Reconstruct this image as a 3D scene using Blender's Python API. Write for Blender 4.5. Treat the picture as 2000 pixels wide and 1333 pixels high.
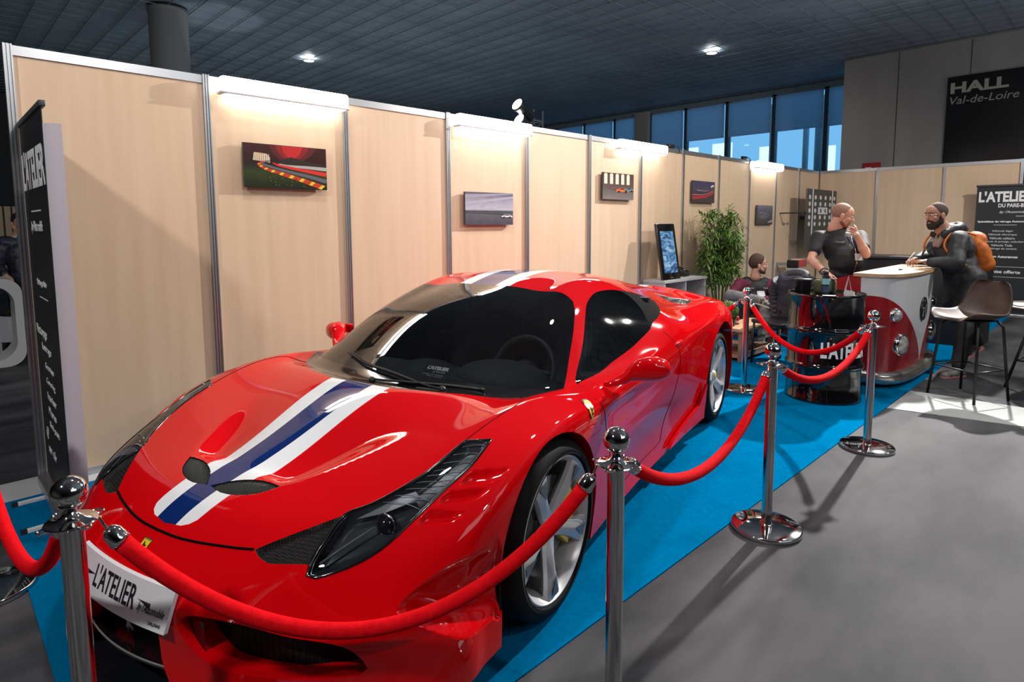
import bpy, bmesh, math, random
import numpy as np
from mathutils import Vector, Matrix, Euler
from mathutils.bvhtree import BVHTree
from mathutils.kdtree import KDTree

for o in list(bpy.data.objects):
    bpy.data.objects.remove(o)
SC = bpy.context.scene
COL = SC.collection
R = math.radians

# ---------------------------------------------------------------- camera
cam_d = bpy.data.cameras.new('camera')
cam = bpy.data.objects.new('camera', cam_d)
COL.objects.link(cam)
def cam_matrix(pos, yaw, pitch, roll):
    cy, sy, cp, sp = math.cos(yaw), math.sin(yaw), math.cos(pitch), math.sin(pitch)
    f = Vector((cy*cp, sy*cp, sp)); r = Vector((sy, -cy, 0)); u = r.cross(f)
    cr, sr = math.cos(roll), math.sin(roll)
    r2 = cr*r + sr*u; u2 = -sr*r + cr*u
    m = Matrix((r2, u2, -f)).transposed().to_4x4()
    m.translation = pos
    return m
cam.matrix_world = cam_matrix(Vector((-0.40002, -4.27797, 1.49281)), 0.80001, -0.09896, -0.00443)
cam_d.sensor_width = 36
cam_d.lens = 1183.53 / 2000 * 36
cam_d.shift_y = -(666.5 - 555.22) / 2000
cam_d.clip_start = 0.05
cam_d.clip_end = 200
SC.camera = cam

# ---------------------------------------------------------------- exposure, world, lamps
SC.view_settings.view_transform = 'Standard'
SC.view_settings.look = 'None'
SC.view_settings.gamma = 1
SC.view_settings.use_curve_mapping = False
SC.view_settings.exposure = 0.0
world = bpy.data.worlds.new('world')
SC.world = world
world.use_nodes = True
world.node_tree.nodes['Background'].inputs[0].default_value = (0.22, 0.50, 0.78, 1)
world.node_tree.nodes['Background'].inputs[1].default_value = 1.3

def area(name, loc, target, size, power, color=(1, 1, 1), sy=None, spread=180):
    l = bpy.data.lights.new(name, 'AREA')
    l.energy = power; l.color = color; l.size = size
    if sy: l.shape = 'RECTANGLE'; l.size_y = sy
    l.spread = R(spread)
    o = bpy.data.objects.new(name, l); COL.objects.link(o)
    o.location = loc
    d = Vector(target) - Vector(loc)
    o.rotation_euler = d.to_track_quat('-Z', 'Y').to_euler()
    return o
def spot(name, loc, target, power, angle, color=(1, 1, 1), radius=0.12, blend=0.4):
    l = bpy.data.lights.new(name, 'SPOT')
    l.energy = power; l.color = color; l.spot_size = R(angle); l.spot_blend = blend; l.shadow_soft_size = radius
    o = bpy.data.objects.new(name, l); COL.objects.link(o)
    o.location = loc
    d = Vector(target) - Vector(loc)
    o.rotation_euler = d.to_track_quat('-Z', 'Y').to_euler()
    return o
# hall downlights and stand floodlights, all under the 5 m ceiling outside the frame
spot('lamp_aisle', (10.0, -2.5, 4.8), (2.0, -2.4, 0.2), 4200, 62, (1, .97, .92), .07, .8)
spot('lamp_front', (1.5, -7.0, 4.7), (3.5, -1.0, 0.6), 220, 110, (1, .96, .92), .12)
spot('lamp_over_nose', (1.2, -1.6, 4.9), (1.2, -1.5, 0), 180, 125, (1, .97, .93), .12)
spot('lamp_over_door', (4.2, -2.0, 4.9), (4.0, -1.6, 0), 150, 125, (1, .97, .93), .12)
spot('lamp_over_lounge', (7.0, -2.4, 4.9), (7.0, -2.0, 0), 260, 125, (1, .97, .93), .12)
spot('lamp_stand', (8.0, -6.0, 4.7), (8.5, -0.5, 0.8), 700, 110, (1, .95, .88), .12)
spot('lamp_left', (-3.0, -3.0, 4.7), (1.0, -0.6, 1.0), 520, 110, (1, .97, .95), .15)
area('hall_glow', (3.0, -9.0, 4.8), (4.0, -2.0, 0.5), 5.0, 90, (.93, .97, 1), 3.0)

# unseen upward lights added to brighten the ceiling and the concrete hall wall
area('ceiling_fill', (6.0, 7.0, 1.2), (6.0, 7.0, 9.0), 9.0, 76, (.80, .92, 1), 9.0)
spot('ceiling_patch_fill', (3.6, 6.4, 2.2), (3.55, 7.0, 5.0), 55, 32, (.85, .95, 1), .05, .5)  # added spot, stands in for the bright reflection on the ceiling grid
area('hall_wall_fill', (9.0, -7.5, 1.0), (9.0, -7.5, 9.0), 6.0, 150, (.85, .93, 1), 5.0)  # added out of view to lift the concrete wall by bounce

# ---------------------------------------------------------------- helpers
def mat(name, col, rough=.5, metal=0., spec=.5, coat=0., emis=None, es=0., trans=0., alpha=1., sheen=0.):
    m = bpy.data.materials.new(name); m.use_nodes = True
    b = m.node_tree.nodes['Principled BSDF']
    b.inputs['Base Color'].default_value = (*col, 1)
    b.inputs['Roughness'].default_value = rough
    b.inputs['Metallic'].default_value = metal
    b.inputs['Specular IOR Level'].default_value = spec
    b.inputs['Coat Weight'].default_value = coat
    b.inputs['Coat Roughness'].default_value = .03
    if emis: b.inputs['Emission Color'].default_value = (*emis, 1); b.inputs['Emission Strength'].default_value = es
    b.inputs['Transmission Weight'].default_value = trans
    b.inputs['Alpha'].default_value = alpha
    if sheen: b.inputs['Sheen Weight'].default_value = sheen
    return m
def nodes(m): return m.node_tree.nodes, m.node_tree.links, m.node_tree.nodes['Principled BSDF']
def noise_color(m, c1, c2, scale=(5, 5, 5), detail=6, lo=.35, hi=.65, rough=None, bump=0., coords='Object', bscale=None):
    N, L, b = nodes(m)
    tc = N.new('ShaderNodeTexCoord'); mp = N.new('ShaderNodeMapping'); mp.inputs['Scale'].default_value = scale
    nz = N.new('ShaderNodeTexNoise'); nz.inputs['Scale'].default_value = 1; nz.inputs['Detail'].default_value = detail
    cr = N.new('ShaderNodeValToRGB')
    cr.color_ramp.elements[0].position = lo; cr.color_ramp.elements[0].color = (*c1, 1)
    cr.color_ramp.elements[1].position = hi; cr.color_ramp.elements[1].color = (*c2, 1)
    L.new(tc.outputs[coords], mp.inputs[0]); L.new(mp.outputs[0], nz.inputs[0]); L.new(nz.outputs[0], cr.inputs[0])
    L.new(cr.outputs[0], b.inputs['Base Color'])
    if rough:
        mr = N.new('ShaderNodeMapRange'); mr.inputs[3].default_value = rough[0]; mr.inputs[4].default_value = rough[1]
        L.new(nz.outputs[0], mr.inputs[0]); L.new(mr.outputs[0], b.inputs['Roughness'])
    if bump:
        bp = N.new('ShaderNodeBump'); bp.inputs['Strength'].default_value = bump; bp.inputs['Distance'].default_value = .01
        src = nz
        if bscale:
            src = N.new('ShaderNodeTexNoise'); src.inputs['Scale'].default_value = bscale; src.inputs['Detail'].default_value = 3
            L.new(tc.outputs[coords], src.inputs[0])
        L.new(src.outputs[0], bp.inputs['Height']); L.new(bp.outputs[0], b.inputs['Normal'])
    return m

def link(name, me, parent=None, m=None):
    o = bpy.data.objects.new(name, me); COL.objects.link(o)
    if m is not None:
        if isinstance(m, (list, tuple)):
            for k in m: me.materials.append(k)
        else: me.materials.append(m)
    if parent is not None: o.parent = parent
    return o
def empty(name, loc=(0, 0, 0), rz=0, parent=None):
    o = bpy.data.objects.new(name, None); COL.objects.link(o)
    o.location = loc; o.rotation_euler = (0, 0, rz); o.empty_display_size = .1
    if parent is not None: o.parent = parent
    return o
def tag(o, label=None, cat=None, group=None, kind=None):
    if label: o['label'] = label
    if cat: o['category'] = cat
    if group: o['group'] = group
    if kind: o['kind'] = kind
    return o
def copy_tree(o, parent=None):
    c = o.copy(); COL.objects.link(c)
    if parent is not None: c.parent = parent
    for ch in [x for x in list(COL.objects) if x.parent == o]:
        copy_tree(ch, c)
    return c

class MB:
    """collects primitives into one mesh"""
    def __init__(s): s.v = []; s.f = []; s.mi = []; s.sm = []
    def add(s, v, f, mi=0, smooth=False, M=None):
        n = len(s.v)
        for p in v:
            p = Vector(p)
            if M is not None: p = M @ p
            s.v.append(p[:])
        for q in f: s.f.append(tuple(i + n for i in q)); s.mi.append(mi); s.sm.append(smooth)
        return s
    def box(s, a, b, mi=0, M=None):
        x0, y0, z0 = a; x1, y1, z1 = b
        v = [(x0,y0,z0),(x1,y0,z0),(x1,y1,z0),(x0,y1,z0),(x0,y0,z1),(x1,y0,z1),(x1,y1,z1),(x0,y1,z1)]
        return s.add(v, [(3,2,1,0),(4,5,6,7),(0,1,5,4),(1,2,6,5),(2,3,7,6),(3,0,4,7)], mi, False, M)
    def rbox(s, a, b, r, mi=0, M=None, seg=3):
        """box with rounded edges"""
        bm = bmesh.new(); bmesh.ops.create_cube(bm, size=1)
        c = [(a[i]+b[i])/2 for i in range(3)]; d = [abs(b[i]-a[i]) for i in range(3)]
        for v in bm.verts: v.co = Vector([c[i]+v.co[i]*d[i] for i in range(3)])
        r = min(r, min(d)*.49)
        bmesh.ops.bevel(bm, geom=bm.edges[:], offset=r, segments=seg, profile=.5, affect='EDGES')
        s.bm(bm, mi, M); bm.free(); return s
    def bm(s, bm, mi=0, M=None, smooth=True):
        bm.verts.index_update()
        return s.add([v.co.copy() for v in bm.verts], [[v.index for v in f.verts] for f in bm.faces], mi, smooth, M)
    def tube(s, pts, r, seg=12, mi=0, caps=True, closed=False, M=None, smooth=True):
        pts = [Vector(p) for p in pts]; n = len(pts)
        rs = r if isinstance(r, (list, tuple)) else [r]*n
        up = None; rings = []
        for i, p in enumerate(pts):
            if closed: t = pts[(i+1) % n] - pts[i-1]
            else: t = pts[min(i+1, n-1)] - pts[max(i-1, 0)]
            t.normalize()
            if up is None:
                up = Vector((0, 0, 1)) if abs(t.z) < .95 else Vector((1, 0, 0))
            x = up - t*up.dot(t)
            if x.length < 1e-6: x = t.orthogonal()
            x.normalize(); y = t.cross(x); up = x
            rings.append([p + rs[i]*(math.cos(a)*x + math.sin(a)*y) for a in [2*math.pi*k/seg for k in range(seg)]])
        v = [q for rg in rings for q in rg]; f = []
        for i in range(n if closed else n-1):
            j = (i+1) % n
            for k in range(seg):
                f.append((i*seg+k, i*seg+(k+1) % seg, j*seg+(k+1) % seg, j*seg+k))
        s.add(v, f, mi, smooth, M)
        if caps and not closed:
            nb = len(s.v) - len(v)
            s.f.append(tuple(nb+k for k in reversed(range(seg)))); s.mi.append(mi); s.sm.append(False)
            s.f.append(tuple(nb+(n-1)*seg+k for k in range(seg))); s.mi.append(mi); s.sm.append(False)
        return s
    def lathe(s, prof, seg=32, mi=0, M=None, smooth=True, caps=True):
        """prof: (r, z) along the outside from bottom to top"""
        v = []; f = []
        for r, z in prof:
            for k in range(seg):
                a = 2*math.pi*k/seg; v.append((r*math.cos(a), r*math.sin(a), z))
        n = len(prof)
        for i in range(n-1):
            for k in range(seg):
                f.append((i*seg+k, i*seg+(k+1) % seg, (i+1)*seg+(k+1) % seg, (i+1)*seg+k))
        nb = len(s.v); s.add(v, f, mi, smooth, M)
        if caps:
            if prof[0][0] > 1e-5: s.f.append(tuple(nb+k for k in reversed(range(seg)))); s.mi.append(mi); s.sm.append(False)
            if prof[-1][0] > 1e-5: s.f.append(tuple(nb+(n-1)*seg+k for k in range(seg))); s.mi.append(mi); s.sm.append(False)
        return s
    def prism(s, poly, z0, z1, mi=0, M=None):
        """2D polygon (ccw) extruded in z"""
        n = len(poly)
        v = [(x, y, z0) for x, y in poly] + [(x, y, z1) for x, y in poly]
        f = [tuple(reversed(range(n))), tuple(range(n, 2*n))] + [(i, (i+1) % n, n+(i+1) % n, n+i) for i in range(n)]
        return s.add(v, f, mi, False, M)
    def ball(s, c, r, seg=24, mi=0, M=None, sc=(1, 1, 1)):
        bm = bmesh.new(); bmesh.ops.create_uvsphere(bm, u_segments=seg, v_segments=seg//2, radius=1)
        for v in bm.verts: v.co = Vector((c[0]+v.co.x*r*sc[0], c[1]+v.co.y*r*sc[1], c[2]+v.co.z*r*sc[2]))
        s.bm(bm, mi, M); bm.free(); return s
    def mesh(s, name):
        me = bpy.data.meshes.new(name)
        me.from_pydata(s.v, [], s.f)
        me.polygons.foreach_set('material_index', s.mi)
        me.polygons.foreach_set('use_smooth', s.sm)
        me.update(); return me
    def build(s, name, m, parent=None, auto=None):
        me = s.mesh(name)
        o = link(name, me, parent, m)
        if auto is not None: me.shade_flat() if auto == 0 else me.set_sharp_from_angle(angle=R(auto))
        return o
def poly_obj(name, pts, m, parent=None, flip=False):
    f = tuple(range(len(pts)))
    if flip: f = f[::-1]
    me = bpy.data.meshes.new(name); me.from_pydata([tuple(p) for p in pts], [], [f]); me.update()
    return link(name, me, parent, m)
def bez(pts, n=8, closed=False):
    """catmull-rom through points"""
    P = [Vector(p) for p in pts]; out = []; N = len(P)
    for i in range(N if closed else N-1):
        p1 = P[i]; p2 = P[(i+1) % N]
        p0 = P[i-1] if (closed or i > 0) else p1*2-p2
        p3 = P[(i+2) % N] if (closed or i+2 < N) else p2*2-p1
        for k in range(n):
            t = k/n
            out.append(.5*((2*p1)+(p2-p0)*t+(2*p0-5*p1+4*p2-p3)*t*t+(3*p1-p0-3*p2+p3)*t**3))
    if not closed: out.append(P[-1])
    return out
def text_mesh(txt, size, bold=0., sx=1., shear=0., depth=0.0008, align='LEFT', spacing=1.):
    cu = bpy.data.curves.new('t', 'FONT'); cu.body = txt; cu.size = size; cu.offset = bold; cu.shear = shear
    cu.extrude = depth; cu.align_x = align; cu.space_character = spacing; cu.resolution_u = 3
    ob = bpy.data.objects.new('t', cu); COL.objects.link(ob)
    dg = bpy.context.evaluated_depsgraph_get(); dg.update()
    me = bpy.data.meshes.new_from_object(ob.evaluated_get(dg))
    bpy.data.objects.remove(ob); bpy.data.curves.remove(cu)
    for v in me.vertices: v.co.x *= sx
    return me
def text_obj(name, txt, size, m, M, parent=None, fit=None, **kw):
    """text in local XY mapped by matrix M (x right, y up, z out); fit=(w,h) scales it to a box"""
    me = text_mesh(txt, size, **kw)
    if fit:
        xs = [v.co.x for v in me.vertices]; ys = [v.co.y for v in me.vertices]
        x0, x1, y0, y1 = min(xs), max(xs), min(ys), max(ys)
        for v in me.vertices:
            v.co.x = (v.co.x-x0)/(x1-x0)*fit[0]; v.co.y = (v.co.y-y0)/(y1-y0)*fit[1]
    me.transform(M)
    me.name = name
    return link(name, me, parent, m)
def frame(o, x, y):
    """matrix with origin o, x right, y up"""
    x = Vector(x).normalized(); y = Vector(y); y = (y - x*y.dot(x)).normalized(); z = x.cross(y)
    m = Matrix((x, y, z)).transposed().to_4x4(); m.translation = Vector(o); return m
def evaluated(me, mods):
    """apply modifiers given by (type, props) to a mesh, return the new mesh"""
    ob = bpy.data.objects.new('tmp', me); COL.objects.link(ob)
    for t, pr in mods:
        md = ob.modifiers.new(t, t)
        for k, v in pr.items(): setattr(md, k, v)
    dg = bpy.context.evaluated_depsgraph_get(); dg.update()
    r = bpy.data.meshes.new_from_object(ob.evaluated_get(dg))
    bpy.data.objects.remove(ob)
    return r
# ---------------------------------------------------------------- paint and trim materials
def paint(name, col, coat=1.0, rough=.6, spec=.0):
    m = mat(name, col, rough, 0, spec, coat)
    N, L, b = nodes(m)
    g = N.new('ShaderNodeNewGeometry'); mx = N.new('ShaderNodeMix'); mx.data_type = 'RGBA'
    mx.inputs['A'].default_value = (*col, 1); mx.inputs['B'].default_value = (.012, .012, .013, 1)
    L.new(g.outputs['Backfacing'], mx.inputs['Factor']); L.new(mx.outputs['Result'], b.inputs['Base Color'])
    iv = N.new('ShaderNodeMath'); iv.operation = 'SUBTRACT'; iv.inputs[0].default_value = coat
    L.new(g.outputs['Backfacing'], iv.inputs[1]); iv.use_clamp = True
    L.new(iv.outputs[0], b.inputs['Coat Weight'])
    return m
M_RED = paint('red_paint', (.62, .0012, .004))
M_WHITE = paint('white_stripe', (.78, .80, .82))
M_BLUE = paint('blue_stripe', (.004, .022, .13))
M_BLACK = mat('black_trim', (.008, .008, .009), .45)
M_GLOSSBLACK = mat('gloss_black', (.006, .006, .007), .12, coat=.6)
M_GAP = mat('shut_line', (.003, .002, .002), .9, spec=.1)
M_CHROME = mat('chrome', (.82, .81, .78), .07, 1)
M_RUBBER = mat('tyre_rubber', (.006, .006, .0065), .7, spec=.2)
M_ALLOY = mat('alloy', (.68, .68, .70), .36, .55)
M_DISC = mat('brake_disc_metal', (.10, .10, .105), .35, .8)
M_YELLOW = mat('caliper_yellow', (.85, .55, .01), .3, coat=.5)
M_LEATHER = mat('dark_leather', (.018, .019, .022), .5)
M_DASH = mat('dashboard_suede', (.03, .042, .055), .75)
M_REDSEAT = mat('red_leather', (.14, .012, .010), .5)
M_PLATEW = mat('plate_white', (.72, .74, .78), .25, coat=.4)
M_INK = mat('black_ink', (.010, .011, .016), .4)
M_INKW = mat('white_print', (.85, .85, .85), .5)
M_YEL = mat('badge_yellow', (.85, .62, .02), .3, coat=.7)
M_SILVER = mat('silver', (.6, .6, .62), .2, 1)
def glass_mat(name, tint, refl=1.0, ior=1.5):
    m = bpy.data.materials.new(name); m.use_nodes = True
    N = m.node_tree.nodes; L = m.node_tree.links; N.clear()
    out = N.new('ShaderNodeOutputMaterial'); mx = N.new('ShaderNodeMixShader')
    tr = N.new('ShaderNodeBsdfTransparent'); tr.inputs[0].default_value = (*tint, 1)
    gl = N.new('ShaderNodeBsdfGlossy'); gl.inputs['Roughness'].default_value = .015
    gl.inputs[0].default_value = (refl, refl, refl, 1)
    fr = N.new('ShaderNodeFresnel'); fr.inputs[0].default_value = ior
    L.new(fr.outputs[0], mx.inputs[0]); L.new(tr.outputs[0], mx.inputs[1]); L.new(gl.outputs[0], mx.inputs[2]); L.new(mx.outputs[0], out.inputs[0])
    return m
M_WS = glass_mat('windscreen_glass', (.55, .60, .60), 1, 1.6)
M_SIDEG = glass_mat('side_glass', (.05, .055, .055), .9, 1.45)
M_LENS = glass_mat('lamp_lens', (.75, .78, .80), 1, 1.5)
def striped(name, c1, c2, axis, freq, width=.5, rough=.4):
    m = mat(name, c1, rough); N, L, b = nodes(m)
    tc = N.new('ShaderNodeTexCoord'); sp = N.new('ShaderNodeSeparateXYZ'); L.new(tc.outputs['Object'], sp.inputs[0])
    mu = N.new('ShaderNodeMath'); mu.operation = 'MULTIPLY'; mu.inputs[1].default_value = freq; L.new(sp.outputs[axis], mu.inputs[0])
    fr = N.new('ShaderNodeMath'); fr.operation = 'FRACT'; L.new(mu.outputs[0], fr.inputs[0])
    lt = N.new('ShaderNodeMath'); lt.operation = 'LESS_THAN'; lt.inputs[1].default_value = width; L.new(fr.outputs[0], lt.inputs[0])
    mx = N.new('ShaderNodeMix'); mx.data_type = 'RGBA'; mx.inputs['A'].default_value = (*c1, 1); mx.inputs['B'].default_value = (*c2, 1)
    L.new(lt.outputs[0], mx.inputs['Factor']); L.new(mx.outputs['Result'], b.inputs['Base Color'])
    return m
M_VENTB = mat('vent_black', (.003, .003, .003), .9, spec=.05)
M_SLAT = mat('vent_slat', (.11, .105, .10), .4, .6)
def dotted(name, scale=160):
    m = mat(name, (.02, .02, .02), .6, spec=.12); N, L, b = nodes(m)
    tc = N.new('ShaderNodeTexCoord'); v = N.new('ShaderNodeTexVoronoi'); v.inputs['Scale'].default_value = scale; v.inputs['Randomness'].default_value = 0
    L.new(tc.outputs['Object'], v.inputs['Vector'])
    cr = N.new('ShaderNodeValToRGB'); cr.color_ramp.interpolation = 'CONSTANT'
    cr.color_ramp.elements[0].color = (.002, .002, .002, 1); cr.color_ramp.elements[1].position = .42; cr.color_ramp.elements[1].color = (.022, .021, .02, 1)
    L.new(v.outputs['Distance'], cr.inputs[0]); L.new(cr.outputs[0], b.inputs['Base Color'])
    return m
M_MESH = dotted('black_mesh')

# ---------------------------------------------------------------- hall: floor, ceiling, walls
WOOD = mat('beech_panel', (.60, .45, .32), .5)
noise_color(WOOD, (.62, .44, .29), (.68, .50, .345), (14, 14, .9), 5, .3, .7, rough=(.42, .55))
ALU = mat('aluminium', (.50, .51, .53), .32, .85)
CONC_W = noise_color(mat('concrete_wall', (.13, .12, .115), .8), (.25, .235, .225), (.32, .305, .29), (1.2, 1.2, .35), 6)
FLOOR = mat('concrete_floor', (.16, .155, .16), .42, spec=.18)
noise_color(FLOOR, (.026, .027, .032), (.094, .093, .101), (1.1, 2.6, 1), 11, .36, .64, rough=(.62, .80), bump=.05, bscale=90)
CARPET = mat('blue_carpet', (.0, .16, .36), 1.0, spec=.0)
noise_color(CARPET, (.0, .135, .315), (.0, .165, .37), (40, 40, 40), 4, .3, .7, bump=.25, bscale=900)
def structure(name, mb, m, parent=None):
    o = mb.build(name, m, parent)
    if parent is None: o['kind'] = 'structure'
    return o
X0, X1, Y0, Y1, ZC = -9.0, 16.25, -13.0, 17.0, 5.0
structure('floor', MB().box((X0, Y0, -.12), (X1+4, Y1, 0)), FLOOR)
# plank joints on the hall floor beyond the stand and expansion joints
mb = MB()
for k in range(8): mb.box((X0, .9+k*1.15, 0), (.0, .906+k*1.15, .0008))
structure('trim_1', mb, mat('floor_joint', (.06, .06, .062), .8))
cp_ = MB(); cp_.box((-.19, -2.96, 0), (11.84, -.03, .006))
cp_ = cp_.build('blue_carpet', CARPET); tag(cp_, 'bright blue exhibition carpet lying under the red car', 'carpet')
# white grooved strips let into the floor
TACT = striped('white_strip', (.34, .35, .35), (.22, .23, .23), 0, 34, .25, .7)
mb = MB()
d = Vector((.62, -1.0, 0)); d2 = Vector((.30, -1.0, 0))
mb.add([(5.08,-2.965,0),(5.80,-2.965,0),(5.86,-3.78,0),(5.27,-3.80,0),(5.08,-2.965,.004),(5.80,-2.965,.004),(5.86,-3.78,.004),(5.27,-3.80,.004)], [(4,7,6,5),(0,4,5,1),(1,5,6,2),(2,6,7,3),(3,7,4,0)])
mb.add([(5.27,-3.80,0),(5.86,-3.78,0),(6.3,-6.5,0),(5.7,-6.5,0),(5.27,-3.80,.004),(5.86,-3.78,.004),(6.3,-6.5,.004),(5.7,-6.5,.004)], [(4,7,6,5),(1,5,6,2),(2,6,7,3),(3,7,4,0)])
structure('trim_2', mb, TACT)
mb = MB(); mb.box((-.19, -.115, 0), (.30, .19, .008)); structure('trim_3', mb, mat('white_tile', (.55, .55, .56), .5))

# ceiling: dark slab under a square metal grid
CEIL = noise_color(mat('ceiling_dark', (.03, .036, .042), .55), (.26, .31, .37), (.36, .42, .48), (.8, .8, 1), 3)
ceil = structure('ceiling', MB().box((X0, Y0, ZC+.06), (X1+.3, Y1, ZC+.2)), CEIL)
mb = MB(); n = 0
x = X0
while x < X1:
    mb.box((x-.006, Y0, ZC+.01), (x+.006, Y1, ZC+.022)); x += .39
y = Y0
while y < Y1:
    mb.box((X0, y-.004, ZC+.012), (X1, y+.004, ZC+.02)); y += .39
g = mb.build('ceiling_grid', mat('grid_metal', (.26, .30, .34), .45, .5), ceil)

# booth wall along the car: panels, posts, rails
S_, H_ = .99, 2.4575
def booth_wall(name, n, P):
    """P maps (along, out, z) -> world; out is towards the booth"""
    mb = MB()
    def bx(m, a, b, mi=0):
        pts = [Vector(P(*q)) for q in (a, b)]
        lo = [min(pts[0][i], pts[1][i]) for i in range(3)]; hi = [max(pts[0][i], pts[1][i]) for i in range(3)]
        m.box(lo, hi, mi)
    for k in range(n): bx(mb, (k*S_+.02, -.010, .05), ((k+1)*S_-.02, .0, H_-.045))
    w = structure(name, mb, WOOD)
    for k in range(n+1):
        m = MB()
        bx(m, (k*S_-.020, -.022, 0), (k*S_+.020, .010, H_+.006))
        for q in (-.020, -.004, .012): bx(m, (k*S_+q, .010, 0), (k*S_+q+.008, .020, H_+.006))
        m.build('wall_post', ALU, w)
    for k in range(n):
        m = MB(); bx(m, (k*S_+.02, -.018, H_-.05), ((k+1)*S_-.02, .008, H_)); bx(m, (k*S_+.02, -.01, H_), ((k+1)*S_-.02, -.004, H_+.004)); m.build('wall_rail', ALU, w)
        m = MB(); bx(m, (k*S_+.02, -.018, .0), ((k+1)*S_-.02, .008, .05)); m.build('wall_rail', ALU, w)
    return w
booth_wall('wall_left', 12, lambda a, o, z: (a, -o, z))
booth_wall('wall_right', 3, lambda a, o, z: (12*S_-o, -a, z))

# concrete hall wall with its sign, and the far glazed wall
structure('wall_back', MB().box((14.4, -12, 0), (14.7, .45, ZC+.05)), CONC_W)
mb = MB()
for k in range(9): mb.box((14.392, -.6-k*1.22, 0), (14.4, -.6-k*1.22+.012, ZC))
structure('trim_4', mb, mat('panel_joint', (.05, .047, .045), .9))
structure('wall_front', MB().box((X0, Y0-.2, 0), (X1+4, Y0, ZC+.1)), mat('hall_dark', (.10, .10, .105), .8))
structure('wall_side', MB().box((X0-.2, Y0, 0), (X0, Y1, ZC+.1)), mat('hall_dark2', (.09, .09, .095), .8))
structure('wall_far', MB().box((X0, Y1, 0), (X1+4, Y1+.2, ZC+.1)), mat('hall_dark3', (.06, .062, .066), .8))
# glazing
FRAME = mat('mullion', (.03, .05, .065), .4)
PANE = glass_mat('window_glass', (.80, .90, .95), .8, 1.4)
BLIND = mat('roller_blind', (.45, .58, .68), .8)
N_, L_, b_ = nodes(BLIND); tl = N_.new('ShaderNodeBsdfTranslucent'); tl.inputs[0].default_value = (.55, .70, .82, 1)
mxs = N_.new('ShaderNodeMixShader'); mxs.inputs[0].default_value = .75
L_.new(b_.outputs[0], mxs.inputs[1]); L_.new(tl.outputs[0], mxs.inputs[2]); L_.new(mxs.outputs[0], N_['Material Output'].inputs[0])
mull = [.45, 1.41, 2.73, 4.05, 5.35, 6.57, 7.06, 7.94, 9.21, 10.5, 11.8, 13.1, 14.4, 15.7, 17.0]
k = 1
for a, b in zip(mull[:-1], mull[1:]):
    w = structure('window_%d' % k, MB().box((16.25, a+.05, .05), (16.258, b-.05, 4.86)), PANE if (a, b) != (6.57, 7.06) else CONC_W)
    m = MB(); m.box((16.20, a-.05, 0), (16.34, a+.05, 4.9)); m.build('window_frame', FRAME, w)
    if (a, b) != (6.57, 7.06):
        z0 = 3.93 if b < 6 else 3.6
        m = MB(); m.box((16.17, a+.06, z0), (16.172, b-.06, 4.84)); m.box((16.165, a+.06, z0-.02), (16.178, b-.06, z0)); m.build('roller_blind', BLIND, w)
    else:
        m = MB(); m.box((16.05, a, 0), (16.25, b, 4.95)); m.build('window_pillar', CONC_W, w)
    k += 1
mb = MB(); mb.box((16.2, .45, 4.86), (16.36, 17, ZC+.08)); structure('trim_5', mb, mat('header', (.16, .20, .23), .5))
# what stands outside the glass: columns and a lit facade
mb = MB(); mb.box((19.95, -2, 0), (20.2, 17, 3.1)); structure('wall_outside', mb, mat('outside_wall', (.10, .14, .18), .8))
for i, (yy, w_) in enumerate(((1.9, .28), (3.3, .22), (2.5, .16), (5.0, .2))):
    o = MB().lathe([(w_/2, 0), (w_/2, 4.9)], 20, 0, Matrix.Translation((17.3+.3*i, yy, 0))).build('outside_column', mat('outside_column', (.35, .42, .48), .6)); o['kind'] = 'structure'
LIT = mat('lit_window', (.8, .9, 1), .5, emis=(.75, .88, 1), es=1.6)
for i, (yy, w_, z0, h_) in enumerate(((6.7, 1.1, 3.2, .95), (5.45, .7, 3.2, 1.0), (4.0, .5, 3.15, .8), (2.2, .3, 3.0, .8))):
    o = MB().box((19.4, yy, z0), (19.45, yy+w_, z0+h_)).build('outside_window', LIT); o['kind'] = 'structure'

# round hall column
o = MB().lathe([(.29, 0), (.29, ZC-.05), (.30, ZC-.05), (.30, ZC+.02)], 40, 0, Matrix.Translation((2.77, 7.08, 0))).build('column', mat('column_grey', (.20, .21, .22), .6)); o['kind'] = 'structure'

# ---------------------------------------------------------------- lamps that show
LED = mat('led_strip', (1, 1, 1), .5, emis=(1, .97, .92), es=13)
bars = [(1.05, 1.97, 'first bright LED bar from the left, above the red racetrack print'), (3.02, 3.95, 'LED bar on the wall top above the grey sky car print'), (5.40, 6.40, 'LED bar on the wall top above the orange classic car print'), (9.02, 9.98, 'smallest-looking LED bar, nearest the far corner of the booth')]
for x0, x1, lab in bars:
    r_ = empty('light_bar', ((x0+x1)/2, -.05, 2.40)); tag(r_, lab, 'lamp', 'LED bars along the wall top')
    w_ = (x1-x0)/2
    MB().rbox((-w_, -.058, -.056), (w_, .035, -.038), .006).build('housing', mat('lamp_white', (.7, .7, .7), .5) if 'lamp_white' not in bpy.data.materials else bpy.data.materials['lamp_white'], r_)
    MB().rbox((-w_+.005, -.060, -.037), (w_-.005, .02, .058), .022).build('diffuser', LED, r_)
    MB().rbox((-w_+.03, -.050, -.060), (w_-.03, .03, -.0565), .0015).build('under_diffuser', LED, r_)
    for q in (-.6, .6):
        MB().box((q*w_-.015, .02, -.03), (q*w_+.015, .06, .07)).build('bracket', ALU, r_)
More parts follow.
